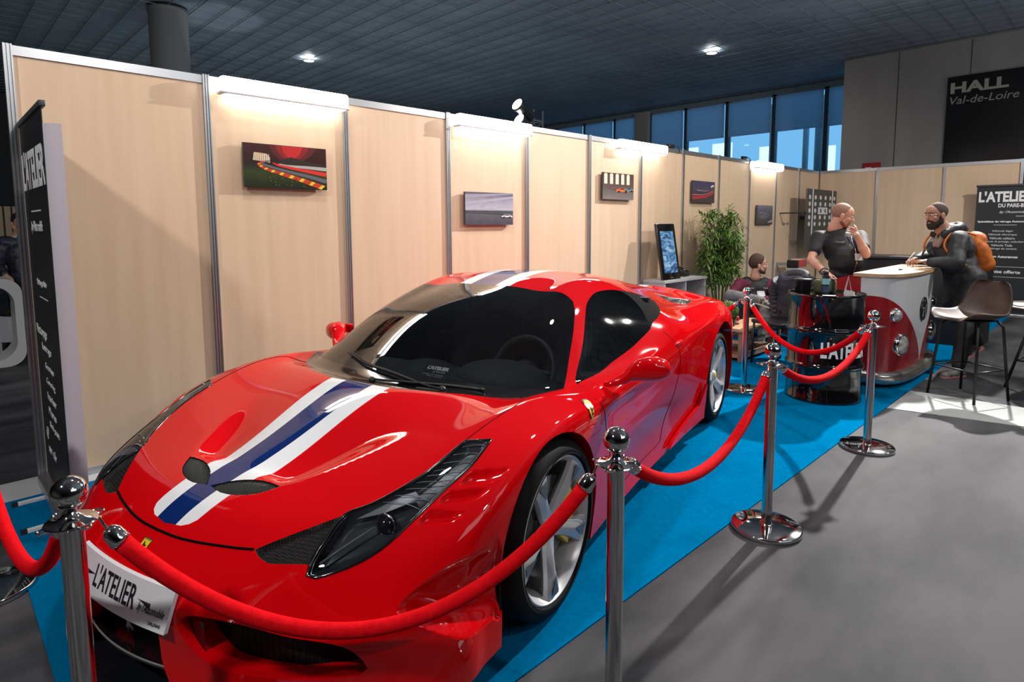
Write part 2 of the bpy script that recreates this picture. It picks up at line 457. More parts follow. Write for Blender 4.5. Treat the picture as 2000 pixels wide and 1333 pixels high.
for i, (x_, y_, lab) in enumerate(((5.82, 8.34, 'round recessed downlight glowing above the left part of the booth wall'), (11.59, 2.11, 'round recessed downlight glowing before the blue windows'))):
    r_ = empty('downlight', (x_, y_, ZC)); tag(r_, lab, 'lamp', 'ceiling downlights')
    MB().lathe([(.125, .0), (.125, -.012), (.105, -.016), (.10, -.004)], 32, 0, None, caps=False).build('ring', mat('downlight_ring', (.5, .5, .5), .4) if i == 0 else bpy.data.materials['downlight_ring'], r_)
    MB().lathe([(.102, -.008), (0, -.009)], 32, 0).build('diffuser', mat('downlight_glow', (1, 1, 1), .5, emis=(.95, .98, 1), es=30) if i == 0 else bpy.data.materials['downlight_glow'], r_)
# floodlights on a lattice mast behind the wall
r_ = empty('floodlight_mast', (7.30, 3.10, 0)); tag(r_, 'pair of stage floodlights on a lattice mast rising behind the wall', 'lamp')
mb = MB()
c4 = [(-.11, -.11), (.11, -.11), (.11, .11), (-.11, .11)]
for cx_, cy_ in c4: mb.tube([(cx_, cy_, 0), (cx_, cy_, 3.42)], .016, 8)
for k in range(17):
    z_ = .05+k*.2
    for q in range(4):
        a, b = c4[q], c4[(q+1) % 4]
        mb.tube([(a[0], a[1], z_), (b[0], b[1], z_+.2 if k < 16 else z_)], .007, 6)
mb.box((-.2, -.2, 0), (.2, .2, .02))
mb.build('mast', mat('mast_alu', (.6, .62, .65), .3, .8), r_)
M_FL = mat('flood_black', (.03, .035, .04), .4); M_FG = mat('flood_glow', (1, 1, 1), .5, emis=(1, 1, 1), es=18)
for dz, dx in ((3.36, -.34), (3.12, -.30)):
    T = Matrix.Translation((dx, -.12, dz)) @ Matrix.Rotation(R(-62), 4, 'Y')
    h = MB().lathe([(.07, -.18), (.10, -.16), (.10, .14), (.115, .16), (.115, .20)], 20, 0, T, caps=True).build('lamp_head', M_FL, r_)
    MB().lathe([(.10, .201), (0, .204)], 20, 0, T).build('lens', M_FG, h)
    MB().tube([(dx+.02, -.12, dz), (0, -.12, dz-.05)], .012, 8).build('yoke', M_FL, r_)
# ---------------------------------------------------------------- the red sports car: body surface
# car axes: x backwards from the front axle, y to its left side, z up
LN = [
 [(-1.06,0,.44),(-.955,0,.53),(-.79,0,.602),(-.45,0,.69),(-.085,0,.797),(.075,0,.785),(.46,0,1.015),(.89,0,1.14),(1.25,0,1.193),(1.75,0,1.165),(2.25,0,1.07),(2.75,0,.985),(3.15,0,.925),(3.43,0,.90)],
 [(-1.045,.22,.44),(-.935,.21,.533),(-.77,.22,.605),(-.43,.23,.692),(-.06,.24,.795),(.09,.24,.783),(.47,.22,1.005),(.895,.20,1.135),(1.25,.2,1.188),(1.75,.2,1.16),(2.25,.2,1.065),(2.75,.21,.98),(3.15,.22,.92),(3.42,.22,.895)],
 [(-.985,.44,.435),(-.885,.41,.538),(-.70,.44,.615),(-.38,.46,.705),(.01,.48,.785),(.16,.48,.776),(.51,.43,.98),(.91,.38,1.112),(1.25,.38,1.168),(1.75,.39,1.14),(2.25,.41,1.045),(2.75,.43,.955),(3.12,.45,.90),(3.39,.45,.878)],
 [(-.91,.62,.43),(-.84,.60,.535),(-.64,.62,.63),(-.345,.65,.725),(.03,.67,.785),(.30,.70,.762),(.62,.645,.925),(.96,.56,1.075),(1.25,.53,1.12),(1.72,.555,1.075),(2.12,.63,.95),(2.6,.69,.865),(3.05,.70,.85),(3.33,.68,.845)],
 [(-.82,.765,.425),(-.74,.74,.54),(-.55,.755,.642),(-.28,.775,.745),(.09,.785,.797),(.45,.785,.765),(.75,.81,.775),(1.05,.82,.825),(1.3,.82,.86),(1.68,.815,.915),(2.12,.79,.885),(2.6,.84,.905),(3.0,.85,.875),(3.28,.80,.81)],
 [(-.71,.86,.42),(-.64,.845,.53),(-.46,.87,.635),(-.235,.885,.725),(.10,.89,.765),(.48,.89,.735),(.8,.895,.735),(1.1,.905,.765),(1.35,.91,.785),(1.68,.925,.81),(2.12,.94,.825),(2.6,.945,.835),(3.0,.935,.80),(3.22,.89,.74)],
 [(-.60,.92,.415),(-.545,.915,.515),(-.41,.935,.61),(-.21,.948,.675),(.11,.955,.70),(.5,.94,.665),(.8,.935,.66),(1.1,.937,.67),(1.35,.942,.685),(1.68,.958,.71),(2.12,.96,.73),(2.6,.977,.735),(3.0,.962,.70),(3.2,.92,.655)],
]
NI, NJ = 14, 7
# rows below the top: front part for j=0..6, then side part for i=1..13
FR = [
 [(-1.10,0,.37),(-1.085,.225,.37),(-1.025,.45,.365),(-.945,.64,.36),(-.845,.79,.355),(-.725,.885,.35),(-.61,.938,.345)],
 [(-1.095,0,.28),(-1.08,.225,.28),(-1.02,.455,.275),(-.94,.65,.27),(-.84,.80,.265),(-.72,.895,.262),(-.61,.945,.26)],
 [(-1.10,0,.19),(-1.085,.23,.19),(-1.025,.46,.19),(-.945,.655,.185),(-.845,.805,.185),(-.725,.90,.185),(-.60,.945,.185)],
 [(-1.11,0,.125),(-1.095,.23,.125),(-1.035,.46,.125),(-.955,.66,.125),(-.85,.81,.125),(-.725,.90,.125),(-.59,.94,.125)],
]
SIDEX = [-.52,-.42,-.22,.11,.5,.8,1.1,1.4,1.72,2.1,2.6,3.0,3.18]
SIDEY = [  # rows 1..4
 [.932,.945,.958,.962,.94,.93,.928,.932,.942,.952,.980,.965,.925],
 [.942,.950,.960,.962,.93,.905,.895,.898,.912,.940,.978,.965,.925],
 [.945,.950,.955,.950,.92,.895,.885,.892,.905,.935,.972,.955,.915],
 [.940,.945,.945,.935,.915,.905,.90,.905,.915,.935,.955,.94,.895]]
SIDEZ = [.50,.36,.235,.14]
def build_cage():
    P = []; idx = {}
    def put(k, p): idx[k] = len(P); P.append(Vector(p))
    for i in range(NI):
        for j in range(-6, 7):
            x, y, z = LN[abs(j)][i]
            put(('t', i, j), (x, y*(1 if j >= 0 else -1), z))
    F = []
    for i in range(NI-1):
        for j in range(-6, 6):
            F.append((idx['t',i,j], idx['t',i+1,j], idx['t',i+1,j+1], idx['t',i,j+1]))
    # ring of boundary columns, counter-clockwise seen from above starting at front centre going to the left side (+y)
    ring = [('f', j) for j in range(0, 6)] + [('s', i, 1) for i in range(0, NI-1)] + [('r', j) for j in range(6, -7, -1)] + [('s', i, -1) for i in range(NI-2, -1, -1)] + [('f', j) for j in range(-5, 0)]
    def top(c):
        if c[0] == 'f': return idx['t', 0, c[1]]
        if c[0] == 's': return idx['t', c[1], 6*c[2]]
        return idx['t', NI-1, c[1]]
    rows = [[top(c) for c in ring]]
    for r in range(4):
        row = []
        for c in ring:
            if c[0] == 'f': x, y, z = FR[r][abs(c[1])]; y *= (1 if c[1] >= 0 else -1)
            elif c[0] == 's':
                if c[1] == 0: x, y, z = FR[r][6]
                else: x = SIDEX[c[1]-1]; y = SIDEY[r][c[1]-1]; z = SIDEZ[r] if c[1] > 2 else [[.43,.30,.205,.13],[.47,.33,.22,.135]][c[1]-1][r]
                y *= c[2]
            else:
                j = c[1]; tx, ty, tz = LN[abs(j)][NI-1]
                x = tx + [.02,.03,.0,-.08][r]; y = ty*(1 if j >= 0 else -1); z = [.62,.48,.34,.2][r] if abs(j) < 6 else [.5,.36,.235,.16][r]
            row.append(len(P)); P.append(Vector((x, y, z)))
        rows.append(row)
    n = len(ring)
    for r in range(4):
        for k in range(n):
            a, b = rows[r][k], rows[r][(k+1) % n]; c, d = rows[r+1][(k+1) % n], rows[r+1][k]
            F.append((a, b, c, d))
    return P, F
def fit_subdiv(P, F, level, it=10):
    T = np.array([p[:] for p in P]); Cg = T.copy()
    for k in range(it):
        me = bpy.data.meshes.new('cage'); me.from_pydata(Cg.tolist(), [], F); me.update()
        r = evaluated(me, [('SUBSURF', dict(levels=2, use_limit_surface=True))])
        q = np.empty(len(r.vertices)*3); r.vertices.foreach_get('co', q); q = q.reshape(-1, 3)[:len(T)]
        bpy.data.meshes.remove(r); bpy.data.meshes.remove(me)
        Cg += .9*(T-q)
    me = bpy.data.meshes.new('cage'); me.from_pydata(Cg.tolist(), [], F); me.update()
    return evaluated(me, [('SUBSURF', dict(levels=level, use_limit_surface=True))])
# ---------------------------------------------------------------- cutting the body surface into its panels
def smooth_poly(pts, n=6):
    """closed outline; a point given as (x, y, 1) is a sharp corner"""
    N = len(pts); out = []
    c = [len(p) > 2 and p[2] == 1 for p in pts]
    for i in range(N):
        p1 = Vector(pts[i][:2]); p2 = Vector(pts[(i+1) % N][:2])
        p0 = Vector(pts[i-1][:2]) if not c[i] else p1*2-p2
        p3 = Vector(pts[(i+2) % N][:2]) if not c[(i+1) % N] else p2*2-p1
        if (p2-p1).length < .03 or (c[i] and c[(i+1) % N]): ts = [0]
        else:
            m = max(2, min(n, int((p2-p1).length/.025))); ts = [k/m for k in range(m)]
        for t in ts:
            out.append(.5*((2*p1)+(p2-p0)*t+(2*p0-5*p1+4*p2-p3)*t*t+(3*p1-p0-3*p2+p3)*t**3))
    return out
def inside(poly, x, y):
    r = False; n = len(poly); j = n-1
    for i in range(n):
        xi, yi = poly[i]; xj, yj = poly[j]
        if (yi > y) != (yj > y) and x < (xj-xi)*(y-yi)/(yj-yi)+xi: r = not r
        j = i
    return r
def seg_dist(p, a, b):
    ab = b-a; t = max(0, min(1, (p-a).dot(ab)/max(ab.length_squared, 1e-12)))
    return (a+ab*t-p).length
def poly_dist(p, poly):
    return min(seg_dist(p, poly[i-1], poly[i]) for i in range(len(poly)))
def cut_region(bm, rg, poly, axes, rid, ok, only=None):
    """poly: 2D outline on the plane spanned by axes (e1, e2); ok(centre, normal) picks the faces it applies to"""
    e1, e2 = Vector(axes[0]), Vector(axes[1]); dr = e1.cross(e2)
    xs = [p[0] for p in poly]; ys = [p[1] for p in poly]
    x0, x1, y0, y1 = min(xs)-.06, max(xs)+.06, min(ys)-.06, max(ys)+.06
    def pick(f):
        c = f.calc_center_median(); x, y = c.dot(e1), c.dot(e2)
        return x0 < x < x1 and y0 < y < y1 and (only is None or f[rg] in only) and ok(c, f.normal)
    cand = [f for f in bm.faces if pick(f)]
    n = len(poly)
    for i in range(n):
        a, b = poly[i], poly[(i+1) % n]
        if (b-a).length < 1e-5: continue
        a3 = e1*a[0]+e2*a[1]; t = e1*(b-a)[0]+e2*(b-a)[1]
        no = t.cross(dr).normalized()
        loc = []; rest = []
        for f in cand:
            c = f.calc_center_median(); p = Vector((c.dot(e1), c.dot(e2)))
            (loc if seg_dist(p, a, b) < .045 else rest).append(f)
        if not loc: continue
        es = {e for f in loc for e in f.edges}; vs = {v for f in loc for v in f.verts}
        r = bmesh.ops.bisect_plane(bm, geom=loc+list(es)+list(vs), plane_co=a3, plane_no=no, dist=2e-5)
        got = {f for f in r['geom'] if isinstance(f, bmesh.types.BMFace) and f.is_valid}
        got |= {f for f in loc if f.is_valid}
        cand = rest+list(got)
    hit = []
    for f in cand:
        c = f.calc_center_median()
        if inside(poly, c.dot(e1), c.dot(e2)) and (only is None or f[rg] in only) and ok(c, f.normal):
            f[rg] = rid; hit.append(f)
    return hit
TOP = ((1, 0, 0), (0, 1, 0)); SIDE = ((1, 0, 0), (0, 0, 1)); FRONT = ((0, 1, 0), (0, 0, 1))
def mir(poly): return [Vector((p[0], -p[1])) for p in poly][::-1]
def mirf(poly): return [Vector((-p[0], p[1])) for p in poly][::-1]

HOODL = [(-.966,0),(-.962,.10),(-.947,.20),(-.92,.31),(-.897,.385,1),(-.81,.475),(-.71,.566),(-.648,.618),(-.546,.673),(-.442,.709),(-.307,.728),(-.16,.748),(0,.76),(.14,.735),(.19,.66,1),(.03,.45),(-.045,.27),(-.073,.172),(-.077,0)]
MESHL = [(-.897,.388,1),(-.81,.477),(-.709,.569,1),(-.80,.575),(-.858,.583,1),(-.905,.45)]
LAMPL = [(-.876,.588,1),(-.858,.580),(-.785,.572),(-.708,.567),(-.648,.618),(-.546,.673),(-.442,.709),(-.307,.729,1),(-.256,.808,1),(-.383,.811),(-.498,.787),(-.61,.765),(-.707,.741),(-.779,.704),(-.834,.655),(-.868,.612)]
VENTL = [(-.79,.010,1),(-.735,.075),(-.700,.17),(-.700,.256,1),(-.755,.215),(-.788,.15),(-.80,.08)]
WSL = [(-.077,0),(-.073,.172),(-.045,.27),(.03,.45),(.19,.66),(.29,.735),(.36,.775,1),(.558,.708),(.736,.648),(.90,.575),(.945,.52),(.94,.37),(.905,.10),(.90,0)]
GLASSL = [(.10,0),(.115,.2),(.155,.4),(.235,.58),(.36,.76,1)]
def full_top(half):
    """half outline from centre to centre on the +y side -> closed outline over both sides"""
    a = [tuple(p) for p in half]
    b = [(p[0], -p[1]) + tuple(p[2:]) for p in half[-2:0:-1]]
    return smooth_poly(a+b)
DOORG = [(.494,.762,1),(.711,.888),(.916,1.007),(1.05,1.066),(1.222,1.097),(1.419,1.093),(1.53,1.077),(1.57,1.045),(1.535,.985),(1.464,.93),(1.432,.893),(1.364,.872),(1.157,.837),(.872,.80),(.699,.773)]
QUART = [(1.48,1.086,1),(1.60,1.070),(1.72,1.047),(1.849,1.018),(2.04,.963,1),(1.80,.945),(1.49,.907,1),(1.41,.884,1),(1.44,.935),(1.48,.99),(1.48,1.04)]
MOUTH = [(.275,.365,1),(.30,.392),(.361,.398),(.484,.392),(.599,.376),(.712,.361),(.762,.335),(.787,.287),(.768,.268,1),(.65,.257),(.469,.252),(.36,.272),(.30,.32)]
CENTR = [(0,.35),(.17,.35,1),(.195,.335),(.202,.24),(.235,.185),(.30,.10,1),(0,.10)]
TRI3 = [(-.775,.418),(-.74,.44),(-.70,.462),(-.597,.50),(-.50,.505),(-.425,.50),(-.42,.24),(-.47,.255),(-.55,.262),(-.645,.296),(-.712,.348)]
GILLS = [[(-.63,.775,1),(-.60,.776),(-.575,.782,1),(-.50,.88,1),(-.56,.85)],
         [(-.55,.788,1),(-.52,.793),(-.495,.80,1),(-.40,.905,1),(-.47,.875)],
         [(-.465,.81,1),(-.43,.815),(-.40,.822,1),(-.315,.915,1),(-.385,.90)]]
RG = dict(body=0, hood=1, white=2, blue=3, vent=4, mesh=5, lamp=6, cowl=7, glass=8, side=9, quarter=10, tri=15, gill=16, door=17, deck=19, hole=99)

def stripe_poly(x0, x1, w0, w1, round_front=False):
    if round_front:
        return [Vector(p) for p in [(x0+.055,-w0),(x0+.03,-w0+.004),(x0+.012,-w0+.02),(x0,-w0+.045),(x0-.01,0),(x0,w0-.045),(x0+.012,w0-.02),(x0+.03,w0-.004),(x0+.055,w0),(x1,w1),(x1,-w1)]]
    return [Vector(p) for p in [(x0,-w0),(x0,w0),(x1,w1),(x1,-w1)]]

def displace_body(me):
    """channels behind the hood outlets, scoops"""
    n = len(me.vertices); co = np.empty(n*3); me.vertices.foreach_get('co', co); co = co.reshape(-1, 3)
    x, y, z = co[:, 0], np.abs(co[:, 1]), co[:, 2]
    ss = lambda a, b, t: (lambda q: q*q*(3-2*q))(np.clip((t-a)/(b-a), 0, 1))
    yo = .25+.60*(x+.712)
    s = y/np.maximum(yo, .05)
    D = .034*ss(-.705, -.62, x)*(1-ss(-.58, -.22, x))
    pr = np.where(s < .72, ss(.02, .72, s), 1-ss(.72, 1.02, s))
    z2 = z-np.where((x < -.1) & (s < 1.05) & (z > .5), D*pr, 0)
    co[:, 2] = z2
    # hollow behind the front wheel running back along the door
    w = ss(.45, .62, z)*(1-ss(.62, .70, z))*ss(.36, .6, x)*(1-ss(.9, 1.5, x))
    sg = np.sign(co[:, 1])
    co[:, 1] -= sg*.022*w*(y > .8)
    me.vertices.foreach_set('co', co.ravel()); me.update()

def build_car_regions():
    P, F = build_cage()
    me = fit_subdiv(P, F, 4)
    displace_body(me)
    bm = bmesh.new(); bm.from_mesh(me); bm.normal_update()
    bmesh.ops.delete(bm, geom=[f for f in bm.faces if f.calc_center_median().y < 0], context='FACES')
    bm.normal_update()
    rg = bm.faces.layers.int.new('rg')
    up = lambda c, n: n.z > .15
    # the ground-up order: large panels first, details over them
    cut_region(bm, rg, full_top(HOODL), TOP, 1, lambda c, n: n.z > .2 and c.z > .45)
    cut_region(bm, rg, stripe_poly(-.935, -.05, .120, .176, True), TOP, 2, up, {1})
    cut_region(bm, rg, stripe_poly(-.98, -.05, .05, .081), TOP, 3, up, {2})
    # outside the hood's front edge the stripe stops
    cut_region(bm, rg, full_top(WSL), TOP, 7, lambda c, n: n.z > .1 and c.z > .7, {0, 1, 2, 3})
    gl = full_top([(.10,0),(.115,.2),(.155,.4),(.235,.58),(.362,.77,1),(.558,.708),(.736,.648),(.90,.575),(.945,.52),(.94,.37),(.905,.10),(.90,0)])
    cut_region(bm, rg, gl, TOP, 8, lambda c, n: n.z > .1 and c.z > .7, {7})
    cut_region(bm, rg, stripe_poly(.88, 2.1, .171, .171), TOP, 12, lambda c, n: n.z > .3 and c.z > .9, {0})
    cut_region(bm, rg, stripe_poly(.88, 2.1, .083, .083), TOP, 13, lambda c, n: n.z > .3 and c.z > .9, {12})
    cut_region(bm, rg, stripe_poly(2.5, 3.40, .171, .171), TOP, 12, lambda c, n: n.z > .3 and c.z > .8, {0})
    cut_region(bm, rg, stripe_poly(2.5, 3.40, .083, .083), TOP, 13, lambda c, n: n.z > .3 and c.z > .8, {12})
    cut_region(bm, rg, [Vector(p) for p in [(1.95,-.40),(2.5,-.36),(2.5,.36),(1.95,.40)]], TOP, 20, lambda c, n: n.z > .3 and c.z > .8, {0, 12, 13})
    for sgn in (1,):
        m = (lambda p: p) if sgn > 0 else mir
        cut_region(bm, rg, m(smooth_poly(MESHL)), TOP, 5, lambda c, n: n.z > .1 and c.z > .45)
        cut_region(bm, rg, m(smooth_poly(LAMPL)), TOP, 6, lambda c, n: n.z > .1 and c.z > .45)
        cut_region(bm, rg, m(smooth_poly(VENTL)), TOP, 4, up)
        for g in GILLS:
            cut_region(bm, rg, m(smooth_poly(g)), TOP, 16, lambda c, n: n.z > .1 and c.z > .5, {0})
        cut_region(bm, rg, m([Vector(p) for p in [(2.45,.50),(2.95,.56),(3.05,.63),(2.75,.665),(2.5,.62)]]), TOP, 19, lambda c, n: n.z > .1 and c.z > .7, {0})
        sd = (lambda c, n: n.y > .15 and c.y > .4) if sgn > 0 else (lambda c, n: n.y < -.15 and c.y < -.4)
        door = smooth_poly([(.40,.745,1),(.46,.60),(.53,.40),(.56,.235,1),(1.0,.215),(1.40,.235,1),(1.50,.45),(1.56,.70),(1.50,.86),(1.42,.895,1),(1.364,.876),(1.157,.841),(.872,.804),(.699,.777),(.49,.757,1)])
        cut_region(bm, rg, door, SIDE, 17, sd, {0})
        cut_region(bm, rg, smooth_poly(QUART), SIDE, 10, sd)
        cut_region(bm, rg, smooth_poly(DOORG), SIDE, 9, sd)
        fm = (lambda p: p) if sgn > 0 else mirf
        q = (.78, -.62*sgn, 0)
        e1 = Vector((.62, .78*sgn, 0)); 
        tri = [Vector((x*.62+yy*.78, zz)) for (x, zz), yy in zip(TRI3, (.82,.825,.845,.893,.925,.945,.95,.95,.946,.933,.892))]
        if sgn > 0: cut_region(bm, rg, tri, (e1, (0, 0, 1)), 15, lambda c, n: c.y > .7 and c.x < -.38, {0})
        else: cut_region(bm, rg, tri, (e1, (0, 0, 1)), 15, lambda c, n: c.y < -.7 and c.x < -.38, {0})
        for (cx, cz, r) in ((-.045,.335,.382), (2.645,.345,.415)):
            circ = [Vector((cx+r*math.cos(a), cz+r*math.sin(a))) for a in [2*math.pi*k/56 for k in range(56)]]
            low = [Vector((cx-r, 0)), Vector((cx+r, 0))]
            # the lower half runs straight down
            poly = [p for p in circ if p[1] >= cz]+[Vector((cx-r+.01, .05)), Vector((cx+r-.01, .05))]
            poly = sorted([p for p in circ if p[1] >= cz-1e-6], key=lambda p: p[0])+[Vector((cx+r-.01, .05)), Vector((cx-r+.01, .05))]
            cut_region(bm, rg, poly, SIDE, 99, (lambda c, n: c.y > .6 and n.z < .8) if sgn > 0 else (lambda c, n: c.y < -.6 and n.z < .8), {0, 15})
        cut_region(bm, rg, fm(smooth_poly(MOUTH)), FRONT, 99, lambda c, n: c.x < -.7, {0})
    cen = smooth_poly([tuple(p) for p in CENTR]+[(-p[0], p[1])+tuple(p[2:]) for p in CENTR[-2:0:-1]])
    cut_region(bm, rg, cen, FRONT, 99, lambda c, n: c.x < -.7, {0})
    return bm, rg, me
RECESS = {4: .014, 15: .085, 16: .022, 5: .02, 19: .05}
def finish_half(bm, rg):
    """sink the recessed regions, open the holes with turned-in lips, mirror to both sides"""
    for rid, depth in RECESS.items():
        fs = [f for f in bm.faces if f[rg] == rid]
        vs = {v for f in fs for v in f.verts}
        inner = [v for v in vs if all(f[rg] == rid for f in v.link_faces) and not v.is_boundary]
        edge = [v for v in vs if v not in set(inner)]
        if rid == 15: edge = [v for v in edge if v.co.x < -.47]
        if rid == 16: edge = [v for v in edge if v.co.y < .90]
        if not edge or not inner: continue
        kd = KDTree(len(edge))
        for i, v in enumerate(edge): kd.insert(v.co, i)
        kd.balance()
        w = {15: .055, 16: .013, 4: .007, 5: .012, 10: .05, 19: .03}[rid]
        bm.normal_update()
        for v in inner + ([v for v in vs if v.co.x > -.47 and v not in set(inner) and v.co.x < -.43] if rid == 15 else []):
            d = kd.find(v.co)[2]; q = min(1, d/w); q = q*q*(3-2*q)
            if rid == 15:
                q *= max(0, min(1, (-.40-v.co.x)/.30))**.6 * min(1, max(.1, (.53-v.co.z)/.14))
                v.co += Vector((.35, -.94, 0))*depth*q
            elif rid == 10: v.co += Vector((.1, -.95, -.25))*depth*q
            elif rid == 16: v.co -= v.normal*depth*q*max(0, min(1, (.94-v.co.y)/.10))
            else: v.co -= v.normal*depth*q
        if rid == 15:
            for it in range(8): bmesh.ops.smooth_vert(bm, verts=inner, factor=.5, use_axis_x=True, use_axis_y=True, use_axis_z=True)
    # holes
    es = []
    for e in bm.edges:
        ids = [f[rg] for f in e.link_faces]
        if len(ids) == 2 and (ids[0] == 99) != (ids[1] == 99): es.append(e)
    bmesh.ops.delete(bm, geom=[f for f in bm.faces if f[rg] == 99], context='FACES_ONLY')
    es = [e for e in es if e.is_valid]
    r = bmesh.ops.extrude_edge_only(bm, edges=es)
    for f in [g for g in r['geom'] if isinstance(g, bmesh.types.BMFace)]: f[rg] = 30
    for v in [g for g in r['geom'] if isinstance(g, bmesh.types.BMVert)]:
        if v.co.x < -.70 and v.co.y < .85 and v.co.z < .45: v.co += Vector((.10, -.02 if v.co.y > .5 else .0, 0))
        else: v.co.y -= .07
    bmesh.ops.split_edges(bm, edges=[e for e in es if e.is_valid])
    for e in [e for e in bm.edges if not e.link_faces]: bm.edges.remove(e)
    geom = bm.verts[:]+bm.edges[:]+bm.faces[:]
    d = bmesh.ops.duplicate(bm, geom=geom)
    nf = [g for g in d['geom'] if isinstance(g, bmesh.types.BMFace)]
    for v in [g for g in d['geom'] if isinstance(g, bmesh.types.BMVert)]: v.co.y = -v.co.y
    bmesh.ops.reverse_faces(bm, faces=nf)
    cv = [v for v in bm.verts if abs(v.co.y) < 1e-4]
    for v in cv: v.co.y = 0
    bmesh.ops.remove_doubles(bm, verts=cv, dist=1e-4)
    bm.normal_update()
# ---------------------------------------------------------------- the car assembled
CAR_LOC, CAR_YAW = (1.007, -1.923, .006), 0.25754
CAR = empty('sports_car', CAR_LOC, CAR_YAW)
tag(CAR, 'glossy red sports car with white and blue stripes parked on the blue carpet', 'car')
bm, rg, base_me = build_car_regions()
BODY_BVH = BVHTree.FromPolygons([v.co.copy() for v in base_me.vertices], [list(p.vertices) for p in base_me.polygons])
finish_half(bm, rg)
def flip_mesh(me):
    """car axes (x back, y left, z up) -> right-handed object axes"""
    nl = [tuple(n.vector) for n in me.corner_normals] if me.has_custom_normals else None
    for v in me.vertices: v.co.y = -v.co.y
    me.flip_normals(); me.update()
def panel(name, ids, mats, side=0, parent=None, offset=0.):
    """make one object out of the faces whose region is in ids (side: +1 left, -1 right, 0 both)"""
    fs = [f for f in bm.faces if f[rg] in ids and (side == 0 or f.calc_center_median().y*side > 0)]
    if not fs: return None
    vm = {}; vs = []; ns = []; pf = []; mi = []
    for f in fs:
        q = []
        for v in f.verts:
            if v not in vm:
                vm[v] = len(vs); p = v.co-v.normal*offset
                vs.append((p.x, -p.y, p.z)); ns.append((v.normal.x, -v.normal.y, v.normal.z))
            q.append(vm[v])
        pf.append(q[::-1]); mi.append(ids[f[rg]])
    me = bpy.data.meshes.new(name); me.from_pydata(vs, [], pf)
    me.polygons.foreach_set('material_index', mi); me.polygons.foreach_set('use_smooth', [True]*len(pf))
    me.update(); me.normals_split_custom_set_from_vertices(ns)
    return link(name, me, parent or CAR, mats)
def carmesh(name, mb, m, parent=None, auto=None):
    o = mb.build(name, m, None, auto); flip_mesh(o.data)
    o.parent = parent or CAR
    return o
def on_top(x, y, lift=0.):
    h = BODY_BVH.ray_cast(Vector((x, y, 3)), Vector((0, 0, -1))); return h[0]+h[1]*lift
def on_side(x, z, lift=0., s=1):
    h = BODY_BVH.ray_cast(Vector((x, 2*s, z)), Vector((0, -s, 0)))
    if h[0] is None: raise ValueError((x, z, s))
    return h[0]+h[1]*lift
def on_front(y, z, lift=0.):
    h = BODY_BVH.ray_cast(Vector((-3, y, z)), Vector((1, 0, 0))); return h[0]+h[1]*lift

panel('body_shell', {0: 0, 12: 1, 13: 2, 15: 0, 16: 0, 30: 0}, [M_RED, M_WHITE, M_BLUE])
panel('bonnet', {1: 0, 2: 1, 3: 2}, [M_RED, M_WHITE, M_BLUE])
panel('scuttle_panel', {7: 0}, [M_GLOSSBLACK])
panel('windscreen', {8: 0}, [M_WS])
panel('rear_window', {20: 0}, [M_GLOSSBLACK])
for s in (1, -1):
    panel('door', {17: 0}, [M_RED], s)
    panel('side_window', {9: 0}, [M_SIDEG], s)
    panel('quarter_panel', {10: 0}, [M_VENTB], s)
    vent = panel('bonnet_vent', {4: 0}, [M_VENTB], s)
    vo = [Vector((p[0], p[1])) for p in smooth_poly(VENTL)]; mb = MB(); yv = .022
    while yv < .25:
        xs = [x for x in [-.81+.002*q for q in range(70)] if inside(vo, x, yv)]
        if len(xs) > 3:
            mb.tube([on_top(x, yv*s, -.004) for x in (xs[0]+.001, xs[len(xs)//3], xs[2*len(xs)//3], xs[-1]-.001)], .0016, 5)
        yv += .0085
    sl = carmesh('vent_slat', mb, M_SLAT, vent); sl['kind'] = 'stuff'
    panel('mesh_grille', {5: 0}, [M_MESH], s)
    panel('deck_vent', {19: 0}, [M_BLACK], s)

# shut lines
def shut_line(pts, r=.0022, name='shut_line'):
    mb = MB(); mb.tube(pts, r, 6); return carmesh(name, mb, M_GAP)
hood_out = smooth_poly([p for p in HOODL])
def poly_path(half, i0, i1): return half[i0:i1]
fr = [(-.966,0),(-.962,.10),(-.947,.20),(-.92,.31),(-.897,.385)]
fp = bez([(x, y, 0) for x, y in fr], 6)
fp = [Vector((p.x, -p.y, 0)) for p in fp[:0:-1]]+fp
shut_line([on_top(p.x, p.y, .0005) for p in fp], .0042)
sd = bez([(-.307,.729,0),(-.16,.748,0),(0,.76,0),(.14,.735,0),(.19,.66,0)], 8)
for s in (1, -1):
    shut_line([on_top(p.x, p.y*s, .0002) for p in sd], .0018)
    dr = bez([(.41,0,.735),(.46,0,.60),(.53,0,.40),(.56,0,.25),(.62,0,.218),(1.0,0,.215),(1.36,0,.225),(1.41,0,.26),(1.50,0,.45),(1.56,0,.70),(1.50,0,.855)], 8)
    shut_line([on_side(p.x, p.z, .0002, s) for p in dr], .0018)

